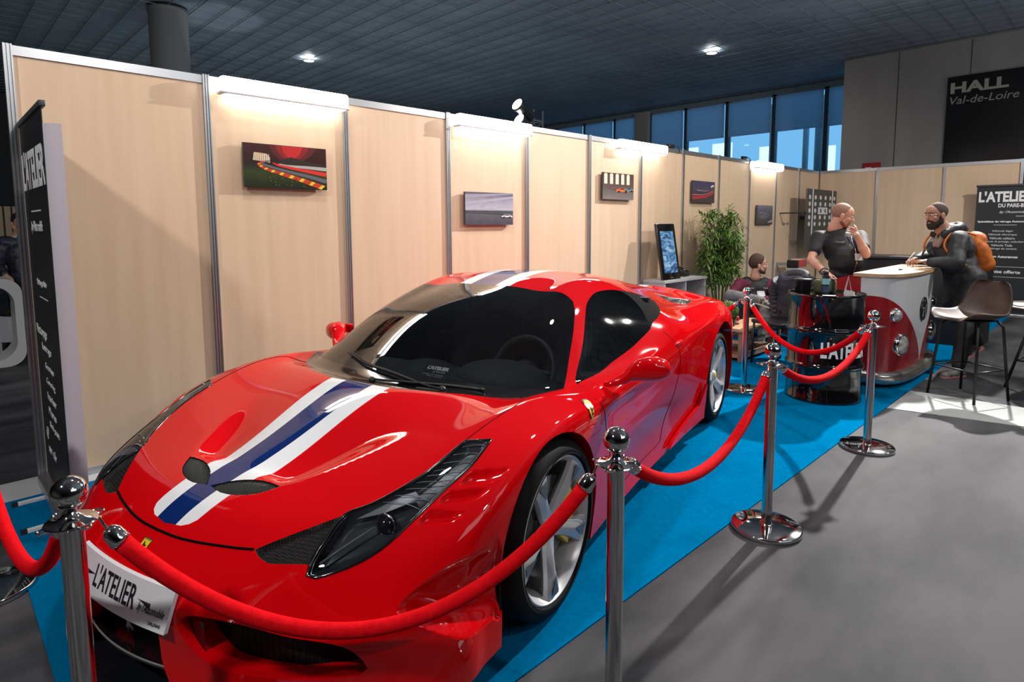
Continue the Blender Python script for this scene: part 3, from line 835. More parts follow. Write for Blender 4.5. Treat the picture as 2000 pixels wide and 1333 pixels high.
# headlights
def headlight(s):
    lens = panel('headlight', {6: 0}, [M_LENS], s, None, -.001)
    fs = [f for f in bm.faces if f[rg] == 6 and f.calc_center_median().y*s > 0]
    out = [Vector((p[0], p[1])) for p in smooth_poly(LAMPL)]
    # bowl behind the lens
    vm = {}; vs = []; pf = []
    for f in fs:
        q = []
        for v in f.verts:
            if v not in vm:
                d = poly_dist(Vector((v.co.x, v.co.y*s)), out)
                k = min(1, d/.022); k = k*k*(3-2*k)
                p = v.co-v.normal*(.002+.038*k)
                vm[v] = len(vs); vs.append((p.x, -p.y, p.z))
            q.append(vm[v])
        pf.append(q[::-1])
    me = bpy.data.meshes.new('lamp_housing'); me.from_pydata(vs, [], pf)
    for p in me.polygons: p.use_smooth = True
    me.update(); link('lamp_housing', me, lens, mat('lamp_housing_grey', (.05, .055, .066), .30, .3))
    # black seal around the lens
    mb = MB(); mb.tube([on_top(p[0], p[1]*s, -.001) for p in out], .0052, 8, closed=True)
    carmesh('lens_seal', mb, M_GLOSSBLACK, lens)
    mb = MB(); mb.tube([on_top(p[0]*.985-.0075, (p[1]-.68)*.93*s+.68*s, -.004) for p in out], .0012, 6, closed=True)
    carmesh('lens_rim', mb, M_SILVER, lens)
    # cross ribs of the lamp strip
    mb = MB()
    inner = bez([(-.648,.618,0),(-.546,.673,0),(-.442,.709,0),(-.307,.729,0)], 12)
    outer = bez([(-.61,.765,0),(-.498,.787,0),(-.383,.811,0),(-.256,.808,0)], 12)
    for k in range(9):
        t = .10+.86*k/8; a = inner[int(t*(len(inner)-1))]; b = outer[int(t*(len(outer)-1))]
        pts = [a.lerp(b, q/6) for q in range(7)]
        P = []
        for i, p in enumerate(pts):
            q = on_top(p.x+.012*math.sin(i/6*math.pi), p.y*s, 0); P.append(q-Vector((0, 0, .010+.004*math.sin(i/6*math.pi))))
        mb.tube(P[0:], .0013, 6)
    carmesh('lamp_rib', mb, mat('rib_grey', (.30, .32, .36), .3, .5), lens)
    # projector
    c = on_top(-.665, .69*s, -.034); mb = MB(); mb.ball(c, .031, 24)
    carmesh('projector', mb, M_GLOSSBLACK, lens)
    c = on_top(-.655, .69*s, -.026); mb = MB()
    ring = [c+Vector((-.012, .034*math.cos(a), -.006+.029*math.sin(a))) for a in [2*math.pi*k/24 for k in range(24)]]
    mb.tube(ring, .004, 6, closed=True); carmesh('projector_ring', mb, M_SILVER, lens)
    # pale reflector shelf above the projector and the tube light beyond it
    mb = MB()
    q = [on_top(x, y*s, -.016) for x, y in ((-.70,.60),(-.64,.635),(-.575,.675),(-.545,.705),(-.555,.735),(-.60,.705),(-.65,.665))]
    mb.add(q, [tuple(range(len(q)))] if s > 0 else [tuple(reversed(range(len(q))))])
    carmesh('reflector', mb, mat('reflector_grey', (.40, .41, .44), .25, .5), lens)
    mb = MB(); mb.tube([on_top(x, y*s, -.012) for x, y in ((-.845,.60),(-.80,.625),(-.75,.65),(-.70,.675))], .0035, 8)
    carmesh('light_guide', mb, mat('light_guide_grey', (.22, .24, .25), .3), lens)
    return lens
for s in (1, -1): headlight(s)

# nose: mouth interior, centre block, splitter
mb = MB()
for s in (1, -1):
    pts = [(-.985,.16),(-.965,.40),(-.90,.60),(-.80,.74),(-.72,.80)]
    v = [(x, y*s, z) for x, y in pts for z in (.10, .42)]
    f = [(2*i, 2*i+2, 2*i+3, 2*i+1) for i in range(len(pts)-1)]
    mb.add(v, f if s < 0 else [q[::-1] for q in f])
carmesh('intake_backing', mb, M_MESH)
mb = MB()
pts = [(-1.035,-.34),(-1.052,-.2),(-1.058,0),(-1.052,.2),(-1.035,.34)]
v = [(x, y, z) for x, y in pts for z in (.21, .37)]
mb.add(v, [(2*i, 2*i+1, 2*i+3, 2*i+2) for i in range(4)])
carmesh('centre_grille', mb, M_GLOSSBLACK)
mb = MB()   # black shelf with two pale edges
def arc_y(x0, bow, w, n=14): return [(x0+bow*(k/n*2-1)**2, w*(k/n*2-1)) for k in range(n+1)]
a = arc_y(-1.105, .05, .30); b = [(-.80, .30), (-.80, -.30)]
mb.prism(([(x, y) for x, y in a]+b)[::-1], .205, .215)
carmesh('grille_shelf', mb, M_GLOSSBLACK)
mb = MB(); mb.tube([(x-.001, y, .216) for x, y in a], .0028, 6); carmesh('shelf_edge', mb, mat('edge_grey', (.22, .22, .22), .4))
a = arc_y(-1.155, .30, .80, 24); b = [(-.60, .80), (-.60, -.80)]
mb = MB(); mb.prism(([(x, y) for x, y in a]+b)[::-1], .085, .10)
carmesh('front_splitter', mb, mat('splitter_black', (.006, .008, .012), .25, coat=.4))
mb = MB(); mb.tube([(x, y, .10) for x, y in a], .003, 6); carmesh('splitter_edge', mb, mat('edge_grey2', (.30, .30, .30), .4))

# underside, cabin tub, wheel wells
mb = MB(); mb.prism([(-.78,-.55),(-.42,-.60),(.45,-.60),(.5,-.84),(2.1,-.86),(2.2,-.55),(3.25,-.55),(3.25,.55),(2.2,.55),(2.1,.86),(.5,.84),(.45,.60),(-.42,.60),(-.78,.55)], .12, .30)
carmesh('underbody', mb, M_BLACK)
for s in (1, -1):
    for (cx, cz, r) in ((-.045,.335,.40), (2.645,.345,.43)):
        mb = MB(); v = []; f = []; n = 24
        for k in range(n+1):
            a = -.25+(math.pi+.5)*k/n
            for y in (.58, .905): v.append((cx+r*math.cos(a), y*s, cz+r*math.sin(a)))
        f = [(2*k, 2*k+1, 2*k+3, 2*k+2) for k in range(n)]
        mb.add(v, f, 0, True)
        c = [(cx+r*math.cos(-.25+(math.pi+.5)*k/n), .58*s, cz+r*math.sin(-.25+(math.pi+.5)*k/n)) for k in range(n+1)]
        mb.add(c, [tuple(range(n+1))])
        carmesh('wheel_arch_liner', mb, M_BLACK)

# wheels
def make_wheel(cx, s, R_t, wid, yface, front):
    """outer face looks along +y*s"""
    cz = R_t
    T = Matrix.Translation((cx, yface*s, cz)) @ Matrix.Rotation(R(-90)*s, 4, 'X')   # local z -> outward
    rr = .268
    rim = MB()
    rim.lathe([(rr+.004,-.19),(rr-.012,-.17),(rr-.022,-.06),(rr-.018,-.02),(rr-.006,-.004),(rr,.004),(rr+.006,.002),(rr+.008,-.012),(rr+.006,-.19)], 64, 0, T, caps=False)
    rim.lathe([(.052,-.10),(.058,-.04),(.045,-.028),(.0,-.026)], 32, 0, T, caps=False)
    w = carmesh('wheel', rim, M_ALLOY, None, 40)
    ty = MB(); h = R_t
    prof = [(rr+.004,-wid+.02),(rr+.03,-wid),(h-.03,-wid+.005),(h-.006,-wid+.03),(h,-wid*.7),(h,-wid*.3),(h-.006,-.024),(h-.022,.004),(h-.045,.012),(rr+.025,.012),(rr+.012,.006),(rr+.003,-.004)]
    ty.lathe(prof, 72, 0, T, caps=False)
    for q in (-.3, -.42, -.58, -.7):
        ty.lathe([(h+.0004,wid*q-.005),(h+.0006,wid*q),(h+.0004,wid*q+.005)], 72, 1, T, caps=False)
    ty.lathe([(h-.052,.0135),(h-.056,.0142),(h-.060,.0135)], 72, 0, T, caps=False)
    carmesh('tyre', ty, [M_RUBBER, M_GAP], w)
    ang0 = R(90+ (6 if front else 18))
    for k in range(5):
        a = ang0+k*2*math.pi/5
        S = T @ Matrix.Rotation(a if s > 0 else -a, 4, 'Z')
        sp = MB()
        # forked blade: a ridge along the middle, two flanks, a pocket near the rim
        st = [(.035,.034,-.030,.0),(.075,.034,-.030,.005),(.12,.032,-.026,.012),(.17,.036,-.018,.014),(.215,.045,-.010,.011),(.25,.054,-.006,.006),(.268,.060,-.006,.003)]
        v = []
        for r_, hw, z0, rz in st:
            v += [(r_,-hw,z0-.016),(r_,-hw*.92,z0),(r_,-.0035,z0+rz),(r_,.0035,z0+rz),(r_,hw*.92,z0),(r_,hw,z0-.016),(r_,hw*.6,z0-.034),(r_,-hw*.6,z0-.034)]
        f = []; m = 8
        for i in range(len(st)-1):
            for j in range(m): f.append((i*m+j, i*m+(j+1) % m, (i+1)*m+(j+1) % m, (i+1)*m+j))
        sp.add(v, [q[::-1] for q in f], 0, True, S)
        # the fork opening towards the rim
        sp.add([(.17,-.002,.0),(.25,-.026,.004),(.25,.026,.004)], [(0,1,2)], 1, False, S @ Matrix.Translation((0, 0, .0005)))
        carmesh('spoke', sp, [M_ALLOY, mat('spoke_pocket', (.20, .20, .21), .35, .7) if k == 0 and 'spoke_pocket' not in bpy.data.materials else bpy.data.materials['spoke_pocket']], w, 35)
    d = MB(); d.lathe([(.09,-.085),(.185,-.085),(.187,-.08),(.187,-.062),(.185,-.058),(.09,-.058)], 48, 0, T, caps=False)
    d.lathe([(.09,-.085),(.088,-.05),(.0,-.048)], 32, 1, T, caps=False)
    for k in range(40):
        a = 2*math.pi*k/40; r_ = (.115,.14,.165)[k % 3]
        c = Vector((r_*math.cos(a), r_*math.sin(a), -.0575))
        d.lathe([(.004,0),(.0,.0004)], 8, 1, T @ Matrix.Translation(c), caps=False)
    carmesh('brake_disc', d, [M_DISC, M_BLACK], w)
    cal = MB(); n = 12; v = []
    a0 = R(-42); a1 = R(42)
    if not front: a0, a1 = R(138), R(222)
    for k in range(n+1):
        a = a0+(a1-a0)*k/n
        for r_, z in ((.118,-.10),(.118,-.034),(.15,-.028),(.196,-.030),(.204,-.036),(.204,-.10)):
            v.append((r_*math.cos(a), r_*math.sin(a)*s, z))
    f = [(k*6+j, k*6+(j+1) % 6, (k+1)*6+(j+1) % 6, (k+1)*6+j) for k in range(n) for j in range(6)]
    f += [tuple(range(6))[::-1], tuple(n*6+j for j in range(6))]
    cal.add(v, f if s < 0 else [q[::-1] for q in f], 0, False, T)
    carmesh('brake_caliper', cal, M_YELLOW, w, 30)
    cap = MB(); cap.lathe([(.034,-.028),(.034,-.018),(.030,-.014),(0,-.013)], 32, 0, T, caps=False)
    cap.lathe([(.025,-.0135),(.024,-.0118),(0,-.0112)], 24, 1, T, caps=False)
    for k in range(5):
        a = 2*math.pi*(k+.5)/5
        cap.lathe([(.011,-.034),(.009,-.030),(0,-.030)], 12, 2, T @ Matrix.Translation((.055*math.cos(a), .055*math.sin(a), 0)), caps=False)
    carmesh('centre_cap', cap, [M_ALLOY, M_YEL, M_BLACK], w)
for s in (1, -1):
    make_wheel(0, s, .34, .245, .935, True)
    make_wheel(2.65, s, .346, .30, .935, False)

# mirrors
def fix_normals(o):
    b_ = bmesh.new(); b_.from_mesh(o.data); bmesh.ops.recalc_face_normals(b_, faces=b_.faces[:]); b_.to_mesh(o.data); b_.free(); return o
def mirror(s):
    mb = MB()
    st = [  # centre, half height, half depth
        ((.60,.885,.748),.010,.035),((.625,.915,.757),.014,.037),((.66,.945,.772),.024,.050),((.705,.965,.797),.042,.062),((.73,.99,.808),.052,.072),((.748,1.03,.812),.055,.076),((.765,1.075,.811),.050,.070),((.775,1.108,.807),.036,.053),((.778,1.125,.803),.012,.02)]
    v = []; f = []; n = 16
    for (c, hz, hx) in st:
        t = c[1]
        for k in range(n):
            a = 2*math.pi*k/n
            ca, sa = math.cos(a), math.sin(a)
            ca = math.copysign(abs(ca)**.7, ca); sa = math.copysign(abs(sa)**.7, sa)
            # section faces outwards along y for the head, along x for the arm
            w = max(0, min(1, (c[1]-.93)/.05))
            v.append((c[0]+hx*ca*w*.9+(1-w)*0, (c[1]-(1-w)*hx*ca*.55)*s, c[2]+hz*sa))
    for i in range(len(st)-1):
        for k in range(n): f.append((i*n+k, i*n+(k+1) % n, (i+1)*n+(k+1) % n, (i+1)*n+k))
    f += [tuple(range(n))[::-1], tuple((len(st)-1)*n+k for k in range(n))]
    mb.add(v, f if s < 0 else [q[::-1] for q in f], 0, True)
    o = fix_normals(carmesh('wing_mirror', mb, M_RED))
    g = MB(); g.add([(.835,.97*s,.785),(.84,1.09*s,.785),(.84,1.09*s,.84),(.835,.97*s,.845)], [(0,1,2,3)] if s > 0 else [(3,2,1,0)])
    carmesh('mirror_glass', g, M_CHROME, o)
for s in (1, -1): mirror(s)

# door handle scoop and side fin
for s in (1, -1):
    mb = MB(); c = on_side(1.60, .775, 0, s)
    mb.ball((c.x, c.y-.012*s, c.z), .05, 20, 0, None, (1.6, .45, .36))
    carmesh('door_handle', mb, M_RED)
    mb = MB()
    P = [on_side(x, z, .006, s) for x, z in ((1.48,.16),(1.75,.165),(2.0,.17),(2.16,.24),(2.17,.40),(2.05,.28),(1.8,.23),(1.55,.185))]
    Q = [p+Vector((0, .02*s, 0)) for p in P]
    n = len(P)
    mb.add(P+Q, [tuple(range(n, 2*n))[::-1 if s < 0 else 1]]+[(i, (i+1) % n, n+(i+1) % n, n+i)[::1 if s < 0 else -1] for i in range(n)], 0)
    fix_normals(carmesh('side_fin', mb, M_RED))

# plate, badges
def plate():
    n = 20; v = []; f = []
    for k in range(n+1):
        y = -.26+.52*k/n; bow = .020*(y/.26)**2
        for x, z in ((-1.083+bow, .455), (-1.125+bow, .345)):
            v.append((x, y, z))
        for x, z in ((-1.071+bow, .455), (-1.113+bow, .345)):
            v.append((x, y, z))
    for k in range(n):
        a = 4*k; b = a+4
        f += [(a, a+1, b+1, b), (a+2, b+2, b+3, a+3), (a, b, b+2, a+2), (a+1, a+3, b+3, b+1)]
    f += [(0, 2, 3, 1), (4*n, 4*n+1, 4*n+3, 4*n+2)]
    mb = MB(); mb.add(v, f)
    o = carmesh('number_plate', mb, M_PLATEW, None, 30)
    mb = MB(); mb.box((-1.098, -.18, .355), (-1.05, .18, .405)); carmesh('plate_bracket', mb, M_BLACK, o)
    def put(txt, size, y0, z0, fit, m, **kw):
        me = text_mesh(txt, size, **kw)
        xs = [q.co.x for q in me.vertices]; ys = [q.co.y for q in me.vertices]
        x0, x1, b0, b1 = min(xs), max(xs), min(ys), max(ys)
        for q in me.vertices:
            u = (q.co.x-x0)/(x1-x0)*fit[0]; w = (q.co.y-b0)/(b1-b0)*fit[1]
            y = y0+u; z = z0+w; bow = .020*(y/.26)**2
            x = -1.083-(.455-z)/.11*.042+bow-.0008-.0008*(q.co.z > 0)
            q.co = (x, -y, z)
        me.update()
        t = link('plate_text', me, o, m)
    put("L'ATELIER", .08, -.122, .376, (.235, .062), M_INK, bold=.001)
    put("by l'Automobile", .03, .130, .374, (.115, .028), M_INK, shear=.4)
    put("ORLEANS", .02, .19, .357, (.05, .008), M_INK)
plate()
HORSE = [(.10,.02),(.30,.06),(.26,.22),(.36,.34),(.34,.48),(.22,.62),(.28,.76),(.20,.92),(.30,.98),(.40,.86),(.52,.80),(.58,.66),(.70,.70),(.84,.62),(.90,.72),(.94,.60),(.80,.52),(.64,.54),(.60,.44),(.72,.34),(.86,.30),(.84,.16),(.74,.20),(.62,.26),(.54,.30),(.52,.16),(.60,.04),(.46,.02),(.42,.16),(.38,.22),(.34,.12),(.40,.02)]
def emblem(name, o, xax, yax, w, h, shield, ring=True, parent=None, horse_only=False):
    """yellow badge with a prancing horse; o lower-left corner, axes in car coordinates"""
    o = Vector(o); X = Vector(xax).normalized()*w; Y = Vector(yax).normalized()*h; Nn = Y.cross(X).normalized()
    if horse_only:
        mb = MB(); n = len(HORSE)
        P = [o+X*a+Y*b for a, b in HORSE]; Q = [p+Nn*.006 for p in P]
        mb.add(P+Q, [tuple(range(n, 2*n))]+[(i, n+i, n+(i+1) % n, (i+1) % n) for i in range(n)])
        return carmesh(name, mb, M_SILVER, parent)
    def layer(mb, pts, z0, z1, mi):
        n = len(pts); P = [o+X*a+Y*b+Nn*z0 for a, b in pts]; Q = [o+X*a+Y*b+Nn*z1 for a, b in pts]
        mb.add(P+Q, [tuple(range(n, 2*n))]+[(i, n+i, n+(i+1) % n, (i+1) % n) for i in range(n)], mi)
    mb = MB()
    if shield: out = [(.5,0),(.30,.12),(.12,.34),(.02,.62),(.0,.86),(.10,.96),(.30,.99),(.5,1.0),(.70,.99),(.90,.96),(1,.86),(.98,.62),(.88,.34),(.70,.12)]
    else: out = [(0,0),(0,1),(1,1),(1,0)]
    layer(mb, out, -.004, .002, 0)
    inn = [((a-.5)*.88+.5, (b-.5)*.90+.5) for a, b in out]
    layer(mb, inn, .0, .0025, 1)
    top = [(.12,.86),(.88,.86),(.88,.94),(.12,.94)]
    layer(mb, top[::-1], .0, .003, 2)
    layer(mb, [(.18+a*.64, .10+b*.66) for a, b in HORSE], .0, .0035, 3)
    return carmesh(name, mb, [M_SILVER, M_YEL, mat('flag_green', (.05, .25, .08), .4), M_INK], parent)
b0 = on_top(-1.018, -.022, .002); b1 = on_top(-.985, -.022, .002)
b0 = on_front(-.022, .474, .002); b1 = on_top(-.992, -.022, .002)
emblem('nose_badge', b0, (0, 1, 0), b1-b0, .040, .046, False)
emblem('horse_emblem', (-1.066, -.035, .235), (0, 1, 0), (0, 0, 1), .075, .095, False, horse_only=True)
def shield(s):
    out = [(.5,0),(.30,.12),(.12,.34),(.02,.62),(.0,.86),(.10,.96),(.30,.99),(.5,1.0),(.70,.99),(.90,.96),(1,.86),(.98,.62),(.88,.34),(.70,.12)]
    def pt(a, b, l): return on_side(.243+.058*(a if s > 0 else 1-a)+.045*b, .690+.064*b-.006*a, l, s)
    mb = MB()
    def lay(pts, l, mi):
        c = (sum(p[0] for p in pts)/len(pts), sum(p[1] for p in pts)/len(pts)); n = len(pts)
        rings = [[pt(c[0]+(a-c[0])*k, c[1]+(b-c[1])*k, l) for a, b in pts] for k in (1, .5)]
        v = rings[0]+rings[1]+[pt(c[0], c[1], l)]
        f = [(i, (i+1) % n, n+(i+1) % n, n+i) for i in range(n)]+[(n+i, n+(i+1) % n, 2*n) for i in range(n)]
        mb.add(v, f, mi, False)
    lay(out, .0035, 0); lay([((a-.5)*.86+.5, (b-.5)*.90+.5) for a, b in out], .0045, 1)
    v = [pt(.18+a*.64, .12+b*.66, .0056) for a, b in HORSE]; mb.add(v, [tuple(range(len(v)))], 2)
    carmesh('shield_badge', mb, [M_SILVER, M_YEL, M_INK])
for s in (1, -1): shield(s)

# wipers
for pts in ([(.045,.36),(.075,.18),(.10,.02),(.13,-.16),(.20,-.34)], [(.02,-.02),(.045,.10),(.075,.24),(.12,.40),(.15,.50)]):
    mb = MB(); mb.tube([on_top(p.x, p.y, .015) for p in bez([(a, b, 0) for a, b in pts], 5)], .0055, 8)
    P = [on_top(p.x+.012, p.y, .006) for p in bez([(a, b, 0) for a, b in pts[1:]], 5)]
    mb.tube(P, .004, 6)
    c = on_top(pts[0][0], pts[0][1], .01); mb.ball(c, .016, 12)
    carmesh('wiper', mb, M_BLACK)

# cabin
mb = MB()
mb.rbox((.16,-.70,.50),(.62,.70,.735), .04)
mb.ball((.52,.36,.735), .13, 24, 0, None, (1.3, 1.9, .62))
mb.ball((.52,-.10,.72), .10, 24, 0, None, (1.2, 1.6, .5))
carmesh('dashboard', mb, M_DASH)
mb = MB(); mb.box((.5,-.78,.30),(1.75,.78,.34)); mb.box((1.72,-.70,.30),(1.76,.70,1.02)); mb.box((.5,.74,.30),(1.75,.78,.72)); mb.box((.5,-.78,.30),(1.75,-.74,.72)); mb.rbox((.62,-.12,.32),(1.6,.12,.55), .03)
carmesh('cabin_tub', mb, M_BLACK)
for s in (1, -1):
    mb = MB(); mb.rbox((.85,s*.37-.24,.36),(1.35,s*.37+.24,.52), .06, 0)
    mb.rbox((-.08,-.24,0),(.08,.24,.50), .06, 0, Matrix.Translation((1.36,s*.37,.42)) @ Matrix.Rotation(R(18), 4, 'Y'))
    mb.rbox((-.05,-.13,0),(.05,.13,.20), .045, 1, Matrix.Translation((1.52,s*.37,.84)) @ Matrix.Rotation(R(14), 4, 'Y'))
    carmesh('seat', mb, [M_LEATHER, M_REDSEAT])
Ts = Matrix.Translation((.72,.37,.73)) @ Matrix.Rotation(R(-68), 4, 'Y')
mb = MB(); mb.tube([Ts @ Vector((.175*math.cos(a), .175*math.sin(a), 0)) for a in [2*math.pi*k/40 for k in range(40)]], .015, 10, closed=True)
for a in (R(90), R(-90), R(180)):
    mb.tube([Ts @ Vector((.04*math.cos(a), .04*math.sin(a), -.02)), Ts @ Vector((.17*math.cos(a), .17*math.sin(a), 0))], .014, 8)
mb.ball(Ts @ Vector((0, 0, -.02)), .06, 16)
carmesh('steering_wheel', mb, M_LEATHER)

# placard on the dashboard (a thing of its own)
def placard():
    c = np.array([.255, .175, .80]); 
    base = on_top(.23, .20, -.05)
    root = empty('placard', (0, 0, 0)); tag(root, 'small black card with white lettering and yellow dots lying inside the windscreen', 'card')
    ux = Vector((.0, .165, .0)); uy = Vector((.115, .0, .062)).normalized()*.13
    o = Vector((.150, .105, .762))
    mbp = MB(); q = [o, o+ux, o+ux+uy, o+uy]; nn = ux.cross(uy).normalized()*-.002
    mbp.add([p for p in q]+[p+nn for p in q], [(0,1,2,3),(7,6,5,4),(0,4,5,1),(1,5,6,2),(2,6,7,3),(3,7,4,0)])
    p_ = mbp.build('card', mat('card_black', (.02, .02, .026), .5)); flip_mesh(p_.data); p_.parent = root
    root.matrix_world = Matrix.Translation(CAR_LOC) @ Matrix.Rotation(CAR_YAW, 4, 'Z')
    fl = Matrix.Diagonal((1, -1, 1, 1))
    nrm = uy.cross(ux).normalized()
    up = -nrm if nrm.z < 0 else nrm
    def tx(t, u, v, w, h, m, **kw):
        F = Matrix((ux.normalized(), uy.normalized(), up)).transposed().to_4x4(); F.translation = o+ux*u+uy*v+up*.0015
        t_ = text_obj('card_text', t, .03, m, fl @ F, root, fit=(w, h), **kw)
    tx("L'ATELIER", .12, .74, .125, .024, M_INKW, bold=.002)
    tx("by l'Automobile", .40, .60, .07, .012, M_INKW, shear=.4)
    tx("Detailing - Car Wrapping", .10, .46, .12, .008, M_INKW)
    tx("Vitrage - Protection", .28, .38, .09, .007, M_INKW)
    mbd = MB()
    for dx, dy, r_ in ((.5,.2,.014),(.62,.26,.009),(.38,.15,.008),(.56,.08,.008),(.68,.14,.007),(.44,.28,.007),(.34,.07,.006)):
        c = o+ux*dx+uy*dy+up*.0018
        mbd.add([c+r_*(math.cos(a)*ux.normalized()+math.sin(a)*uy.normalized()) for a in [2*math.pi*k/12 for k in range(12)]], [tuple(range(12))])
    d_ = mbd.build('card_dots', M_YEL); flip_mesh(d_.data); d_.parent = root
placard()
bm.free()
# ---------------------------------------------------------------- chrome stanchions and red ropes
CHR = mat('polished_steel', (.74, .72, .70), .06, 1)
CHRP = mat('polished_pole', (.62, .61, .60), .13, 1)
VELV = mat('red_velvet', (.78, .008, .014), .9, spec=.08)
noise_color(VELV, (.62, .002, .006), (.78, .004, .010), (60, 60, 60), 3, .3, .7, bump=.2, bscale=500)
ST = [((-.2005, -2.61995), 'chrome rope stanchion before the car nose, nearest to the camera'),
      ((.9582, -3.2975), 'chrome rope stanchion in front of the near front wheel, ball over the fender'),
      ((2.46669, -3.10667), 'chrome rope stanchion with a dark round base beside the driver door'),
      ((4.01073, -3.11816), 'chrome rope stanchion standing before the red van-front counter'),
      ((4.76094, -1.92344), 'chrome rope stanchion by the coffee table behind the rear wheel'),
      ((-.312, -1.095), 'rope stanchion at the left edge of the photo, only its base showing'),
      ((4.60, -.63), 'rope stanchion hidden behind the car, only its ball above the roof')]
def make_stanchion():
    r_ = empty('rope_stanchion')
    MB().lathe([(.160, 0), (.163, .004), (.163, .017), (.161, .0205), (.157, .0225), (.05, .0245), (.032, .0255), (.030, .030), (.0262, .033)], 64).build('base', CHR, r_, 40)
    MB().lathe([(.0245, .030), (.0245, .822)], 40, 0, None, caps=False).build('pole', CHRP, r_)
    mb = MB(); mb.lathe([(.0245, .806), (.030, .812), (.052, .816), (.054, .819), (.052, .822), (.030, .826), (.020, .834), (.013, .842), (.012, .852), (.018, .858)], 40)
    for k in range(4):
        a = k*math.pi/2+.3; c = Vector((.052*math.cos(a), .052*math.sin(a), .819))
        mb.tube([c+Vector((.016*math.cos(t)*math.cos(a), .016*math.cos(t)*math.sin(a), 0))+Vector((-.013*math.sin(t)*math.sin(a), .013*math.sin(t)*math.cos(a), 0)) for t in [2*math.pi*q/16 for q in range(16)]], .0028, 6, closed=True)
    mb.build('collar', CHR, r_, 40)
    MB().ball((0, 0, .888), .0375, 40).build('ball_finial', CHR, r_)
    return r_
st0 = make_stanchion()
stn = []
for i, ((x, y), lab) in enumerate(ST):
    o = st0 if i == 0 else copy_tree(st0)
    o.location = (x, y, .006 if (-.19 < x-.1 and y > -2.80) else 0); tag(o, lab, 'stanchion', 'chrome rope stanchions'); stn.append(o)
def rope(a, b, zmin, label, tmin=.5):
    (ax_, ay_), (bx_, by_) = ST[a][0], ST[b][0]
    A, B = Vector((ax_, ay_, .812)), Vector((bx_, by_, .812)); d = (B-A); Ld = d.length; d.normalize()
    P0 = A+d*.058; P1 = B-d*.058
    P0.z = P1.z = .812
    sag = .80-zmin; L = (P1-P0).length
    r_ = empty('velvet_rope', (0, 0, 0)); tag(r_, label, 'rope', 'red velvet ropes')
    def pt(t):
        p = P0.lerp(P1, t)
        s = 4*t*(1-t)
        p.z = .812-sag*(s**.92 if s > 0 else 0)
        return p
    n = 44
    full = [pt(k/n) for k in range(n+1)]
    # lengths taken by hook and ferrule at each end
    def cutlen(pts, l0):
        acc = 0
        for i in range(len(pts)-1):
            s = (pts[i+1]-pts[i]).length
            if acc+s >= l0: return i, pts[i].lerp(pts[i+1], (l0-acc)/s)
            acc += s
    i0, q0 = cutlen(full, .062); j0, h0 = cutlen(full, .024)
    rev = full[::-1]; i1, q1 = cutlen(rev, .062); j1, h1 = cutlen(rev, .024)
    core = [q0]+full[i0+1:len(full)-1-i1]+[q1]
    MB().tube(core, .0205, 16).build('cord', VELV, r_)
    for q, h, e in ((q0, h0, full[0]), (q1, h1, rev[0])):
        ax_ = (h-q).normalized()
        m = MB(); m.tube([q-ax_*.006, q+ax_*.002, q+ax_*.024, q+ax_*.034, q+ax_*.040], [.0225, .0228, .0215, .016, .008], 20); m.build('ferrule', CHR, r_)
        m = MB(); m.tube([q+ax_*.036, h.lerp(e, .5), e+Vector((0, 0, .006)), e+Vector((0, 0, .012))], .0034, 8); m.build('hook', CHR, r_)
    return r_
rope(0, 1, .43, 'longest-looking red velvet rope sagging across the front of the car')
rope(1, 2, .565, 'red velvet rope hanging beside the driver door of the car')
rope(2, 3, .615, 'lower red velvet rope hanging in front of the black barrel')
rope(4, 3, .50, 'upper red velvet rope crossing behind the lower one to the coffee table stanchion')
rope(5, 0, .45, 'short piece of red rope at the left edge of the photo')
rope(4, 6, .50, 'red velvet rope running behind the car tail')
# ---------------------------------------------------------------- prints on the wall
def flatmat(name, c, rough=.35): 
    return bpy.data.materials[name] if name in bpy.data.materials else mat(name, c, rough)
def canvas(x0, x1, z0, z1, label, bg, shapes):
    """shapes: (points in 0..1, colour name, colour)"""
    w, h = x1-x0, z1-z0
    r_ = empty('photo_print', (x0, -.021, z0)); tag(r_, label, 'picture', 'photo prints on the wall')
    MB().box((0, -.022, 0), (w, .0, h)).build('panel', flatmat('print_edge', (.05, .045, .045)), r_)
    mb = MB(); mats = [bg]; 
    mb.add([(0, -.0225, 0), (w, -.0225, 0), (w, -.0225, h), (0, -.0225, h)], [(0, 1, 2, 3)])
    for i, (pts, cn, c) in enumerate(shapes):
        m = flatmat(cn, c)
        if m not in mats: mats.append(m)
        yy = -.0226-.00012*i
        mb.add([(min(1, max(0, a))*w, yy, min(1, max(0, b))*h) for a, b in pts], [tuple(range(len(pts)))], mats.index(m))
    mb.build('picture', mats, r_)
